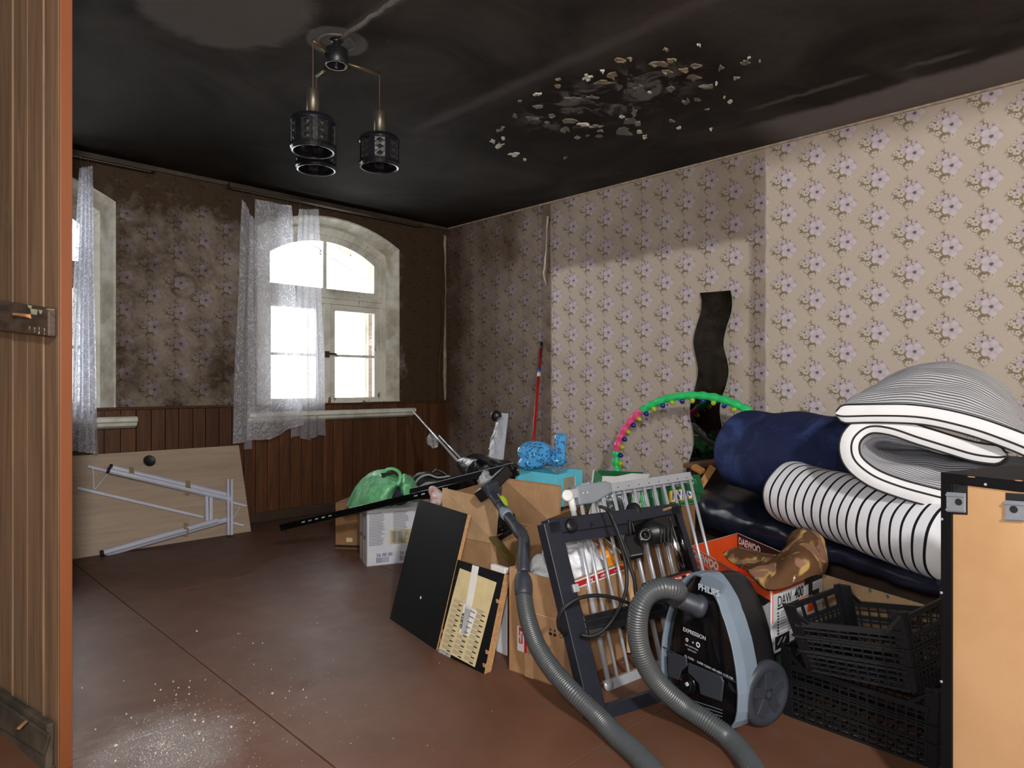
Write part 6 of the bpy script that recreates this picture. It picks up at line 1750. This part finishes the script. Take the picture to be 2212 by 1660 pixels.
for (x0_, y0_, x1_, y1_, hx, hy) in ((2046, 1064, 2087, 1107, 2071, 1086), (2172, 1082, 2216, 1126, 2190, 1102)):
    q = [cf(x0_, y1_, .003), cf(x1_, y1_ + 2, .003), cf(x1_, y0_ + 3, .003), cf(x0_, y0_, .003)]
    bk = MB().slab(q, cbk * -.004).build('hanging_bracket', m_brk, CB, bevel=.001)
    for v in (.12, .86):
        MB().beam(bil(q, 0, v) - cbk * .005, bil(q, 1, v) - cbk * .005, .004, .004, UP).build('bracket_rib', m_brk, bk)
    MB().lathe([(0, 0), (.0075, 0), (.0075, .001), (0, .001)], cf(hx, hy, -.0015), -cbk, 20).build('bracket_hole', m_ink, bk)
for (px_, py_) in ((2035, 1123), (2034, 1282), (2034, 1474)):
    MB().lathe([(0, 0), (.003, 0), (.003, .0012), (0, .0014)], cf(px_, py_, -.0005), -cbk, 10).build('nail', m_silver, CB)
MB().lathe([(0, 0), (.003, 0), (.003, .0012), (0, .0014)], cf(2129, 1048, -.0005), -cbk, 10).build('nail', m_silver, CB)
for (px_, py_) in ((2098, 1032), (2200, 1040)):
    p = PZ(px_, py_, ZT + .0005); MB().lathe([(0, 0), (.007, 0), (.007, .0008), (0, .0008)], p, UP, 14).build('dowel_hole', m_mdf, CB)

# ------------------------------------------------------------------ wavy mirror and hoop
m_mirror = mat('dark_mirror_glass', (108, 104, 98), .03, 1.0, .0, 5)
LE = [(1512, 634), (1516, 652), (1514, 676), (1506, 702), (1499, 730), (1499, 752), (1505, 780), (1508, 806), (1503, 834), (1495, 860), (1491, 884), (1492, 906), (1498, 934), (1499, 960), (1494, 984), (1485, 1012), (1480, 1040)]
RE = [(1578, 629), (1582, 650), (1580, 676), (1571, 704), (1564, 734), (1565, 756), (1572, 784), (1574, 808), (1568, 836), (1559, 862), (1555, 886), (1557, 908), (1563, 936), (1565, 960), (1561, 982), (1553, 1006), (1548, 1034)]
lw = [spline_at([PX(x_, y_, XR - .03) for x_, y_ in LE], k / 60) for k in range(61)]
rw = [spline_at([PX(x_, y_, XR - .03) for x_, y_ in RE], k / 60) for k in range(61)]
mi = thing('wavy_mirror', 'tall wavy edged dark mirror on the papered wall behind the green hoop', 'mirror', lw[-1])
MB().grid(lambda u, v: lw[int(round(v * 60))].lerp(rw[int(round(v * 60))], u), 1, 60).build('glass', m_mirror, mi, norm=False, solid=.004)
b = MB()
for e_ in (lw, rw): b.tube([p + V((.001, 0, 0)) for p in e_], .0028, 6)
b.build('polished_edge', mat('pale_glass_edge', (150, 170, 160), .2), mi, smooth=True)
b = MB().grid(lambda u, v: lw[int(round(v * 60))].lerp(rw[int(round(v * 60))], .05 + .9 * u) + V((.016, 0, 0)), 1, 60); b.build('backing', m_black, mi, norm=False, solid=.02)
hoop = thing('hula_hoop', 'green and pink massage hoop with blue and yellow knobs before the mirror', 'hoop', P(1500, 1160, 4.1))
hC = P(1502, 1009, 4.10); hr = .432
hu = (RT - FW * .80).normalized(); hv = (UP + FW * .05).normalized()
hpn = lambda a_: hC + hu * (math.cos(a_) * hr * 1.27) + hv * (math.sin(a_) * hr)
m_hg = mat('bright_green_foam', (52, 214, 122), .4, 0, .05, 12); m_hp = mat('pink_foam', (246, 88, 146), .4, 0, .05, 12)
m_kb = mat('blue_knob', (24, 62, 128), .25); m_ky = mat('yellow_knob', (186, 204, 40), .25)
def arc(a0, a1, m, name):
    n_ = int(abs(a1 - a0) / .02) + 2
    pts = [hpn(lerp(a0, a1, k / n_)) for k in range(n_ + 1)]
    rr = [.0245 + .0030 * math.sin((lerp(a0, a1, k / n_)) * 48) for k in range(n_ + 1)]
    MB().tube(pts, rr, 16, hint=hpn(0) - hC).build(name, m, hoop, smooth=True)
R_ = math.radians
arc(R_(-12), R_(130), m_hg, 'green_segment'); arc(R_(130), R_(172), m_hp, 'pink_segment'); arc(R_(172), R_(215), m_hg, 'green_segment')
arc(R_(215), R_(258), m_hp, 'pink_segment'); arc(R_(258), R_(348), m_hg, 'green_segment')
for k in range(24):
    a_ = R_(8 + k * 7.6); p = hpn(a_); d_ = (hC - p).normalized()
    MB().lathe([(.014, .014), (.0165, .030), (.013, .042), (.006, .049), (0, .050)], p - FW * .004, d_, 12).build('knob', (m_kb, m_ky)[k % 2], hoop, smooth=True)

# ------------------------------------------------------------------ plaster chips lying about on the floor
m_chip_w = mat('white_plaster_chip', (214, 206, 192), .8, 0, .12, 40)
CH = [(845, 267, 5), (1060, 288, 8), (1182, 271, 12), (1297, 267, 7), (1400, 259, 8), (1218, 313, 8), (1290, 310, 10), (1096, 327, 9), (1203, 360, 9), (1290, 356, 10), (1055, 401, 9), (864, 492, 9), (897, 519, 9), (1333, 497, 10), (1182, 547, 8), (1330, 536, 14), (1386, 545, 13),
      (1580, 579, 16), (1735, 551, 10), (1358, 626, 18), (1388, 672, 12), (793, 707, 20), (790, 814, 12), (652, 598, 10), (1345, -75, 14), (1625, -58, 6), (1638, -58, 5), (1792, 7, 6), (1728, 8, 8), (1853, 187, 6), (1733, 155, 4), (1860, 350, 22), (2070, 325, 9), (1975, 337, 5), (1948, 383, 5), (2090, 380, 6), (1140, 759, 10), (1255, 640, 10), (1062, 760, 9), (1490, 510, 8), (2165, -128, 6), (560, 315, 5)]
for k, (zx, zy, s_) in enumerate(CH):
    px_, py_ = zx / 3.16, 1200 + (zy + 600) / 3.16
    c = PZ(px_, py_ if py_ > 1160 else 1176, 0); r = random.Random(k); n_ = r.randint(5, 8)
    sc2 = s_ / 3.16 * .5 / FOC * c.dot(FW)
    a0 = r.uniform(0, 6)
    lo = []; hi = []
    for q in range(n_):
        an = a0 + 2 * math.pi * q / n_; rr = sc2 * r.uniform(.7, 1.3)
        dd_ = RT * math.cos(an) * rr + FW * math.sin(an) * rr * 1.3
        lo.append(c + dd_ + UP * .0008); hi.append(c + dd_ * .8 + UP * r.uniform(.0025, .006))
    m = MB(); m.add(lo + hi, [tuple(range(n_))[::-1], tuple(range(n_, 2 * n_))] + [(i, (i + 1) % n_, n_ + (i + 1) % n_, n_ + i) for i in range(n_)])
    o = m.build('plaster_chip', m_chip_w)
    tag(o, 'small pale plaster chip lying loose on the brown floor near the plank partition', 'plaster chip', 'plaster chips on the brown floor')
# fine crumbs
b = MB(); r = random.Random(5); cc = PZ(350, 1610)
for k in range(1100):
    a_ = r.uniform(0, 6.283); q = abs(r.gauss(0, .24))
    if r.random() < .18: q = abs(r.gauss(0, .7))
    c = cc + V((math.cos(a_) * q, math.sin(a_) * q * 1.2, 0))
    if c.dot(RT) < -1.15 or c.dot(FW) < 1.2: continue
    s_ = r.uniform(.0006, .0022)
    b.add([c + V((s_, 0, 0)), c + V((-s_ * .5, s_, 0)), c + V((-s_ * .6, -s_ * .8, 0)), c + V((0, 0, s_ * 1.2))], [(0, 1, 3), (1, 2, 3), (2, 0, 3)])
o = b.build('plaster_crumbs', m_chip_w, None, norm=False, origin=(cc.x, cc.y, 0)); tag(o, 'fine white plaster crumbs scattered over the floor by the partition', 'plaster', None, 'stuff')
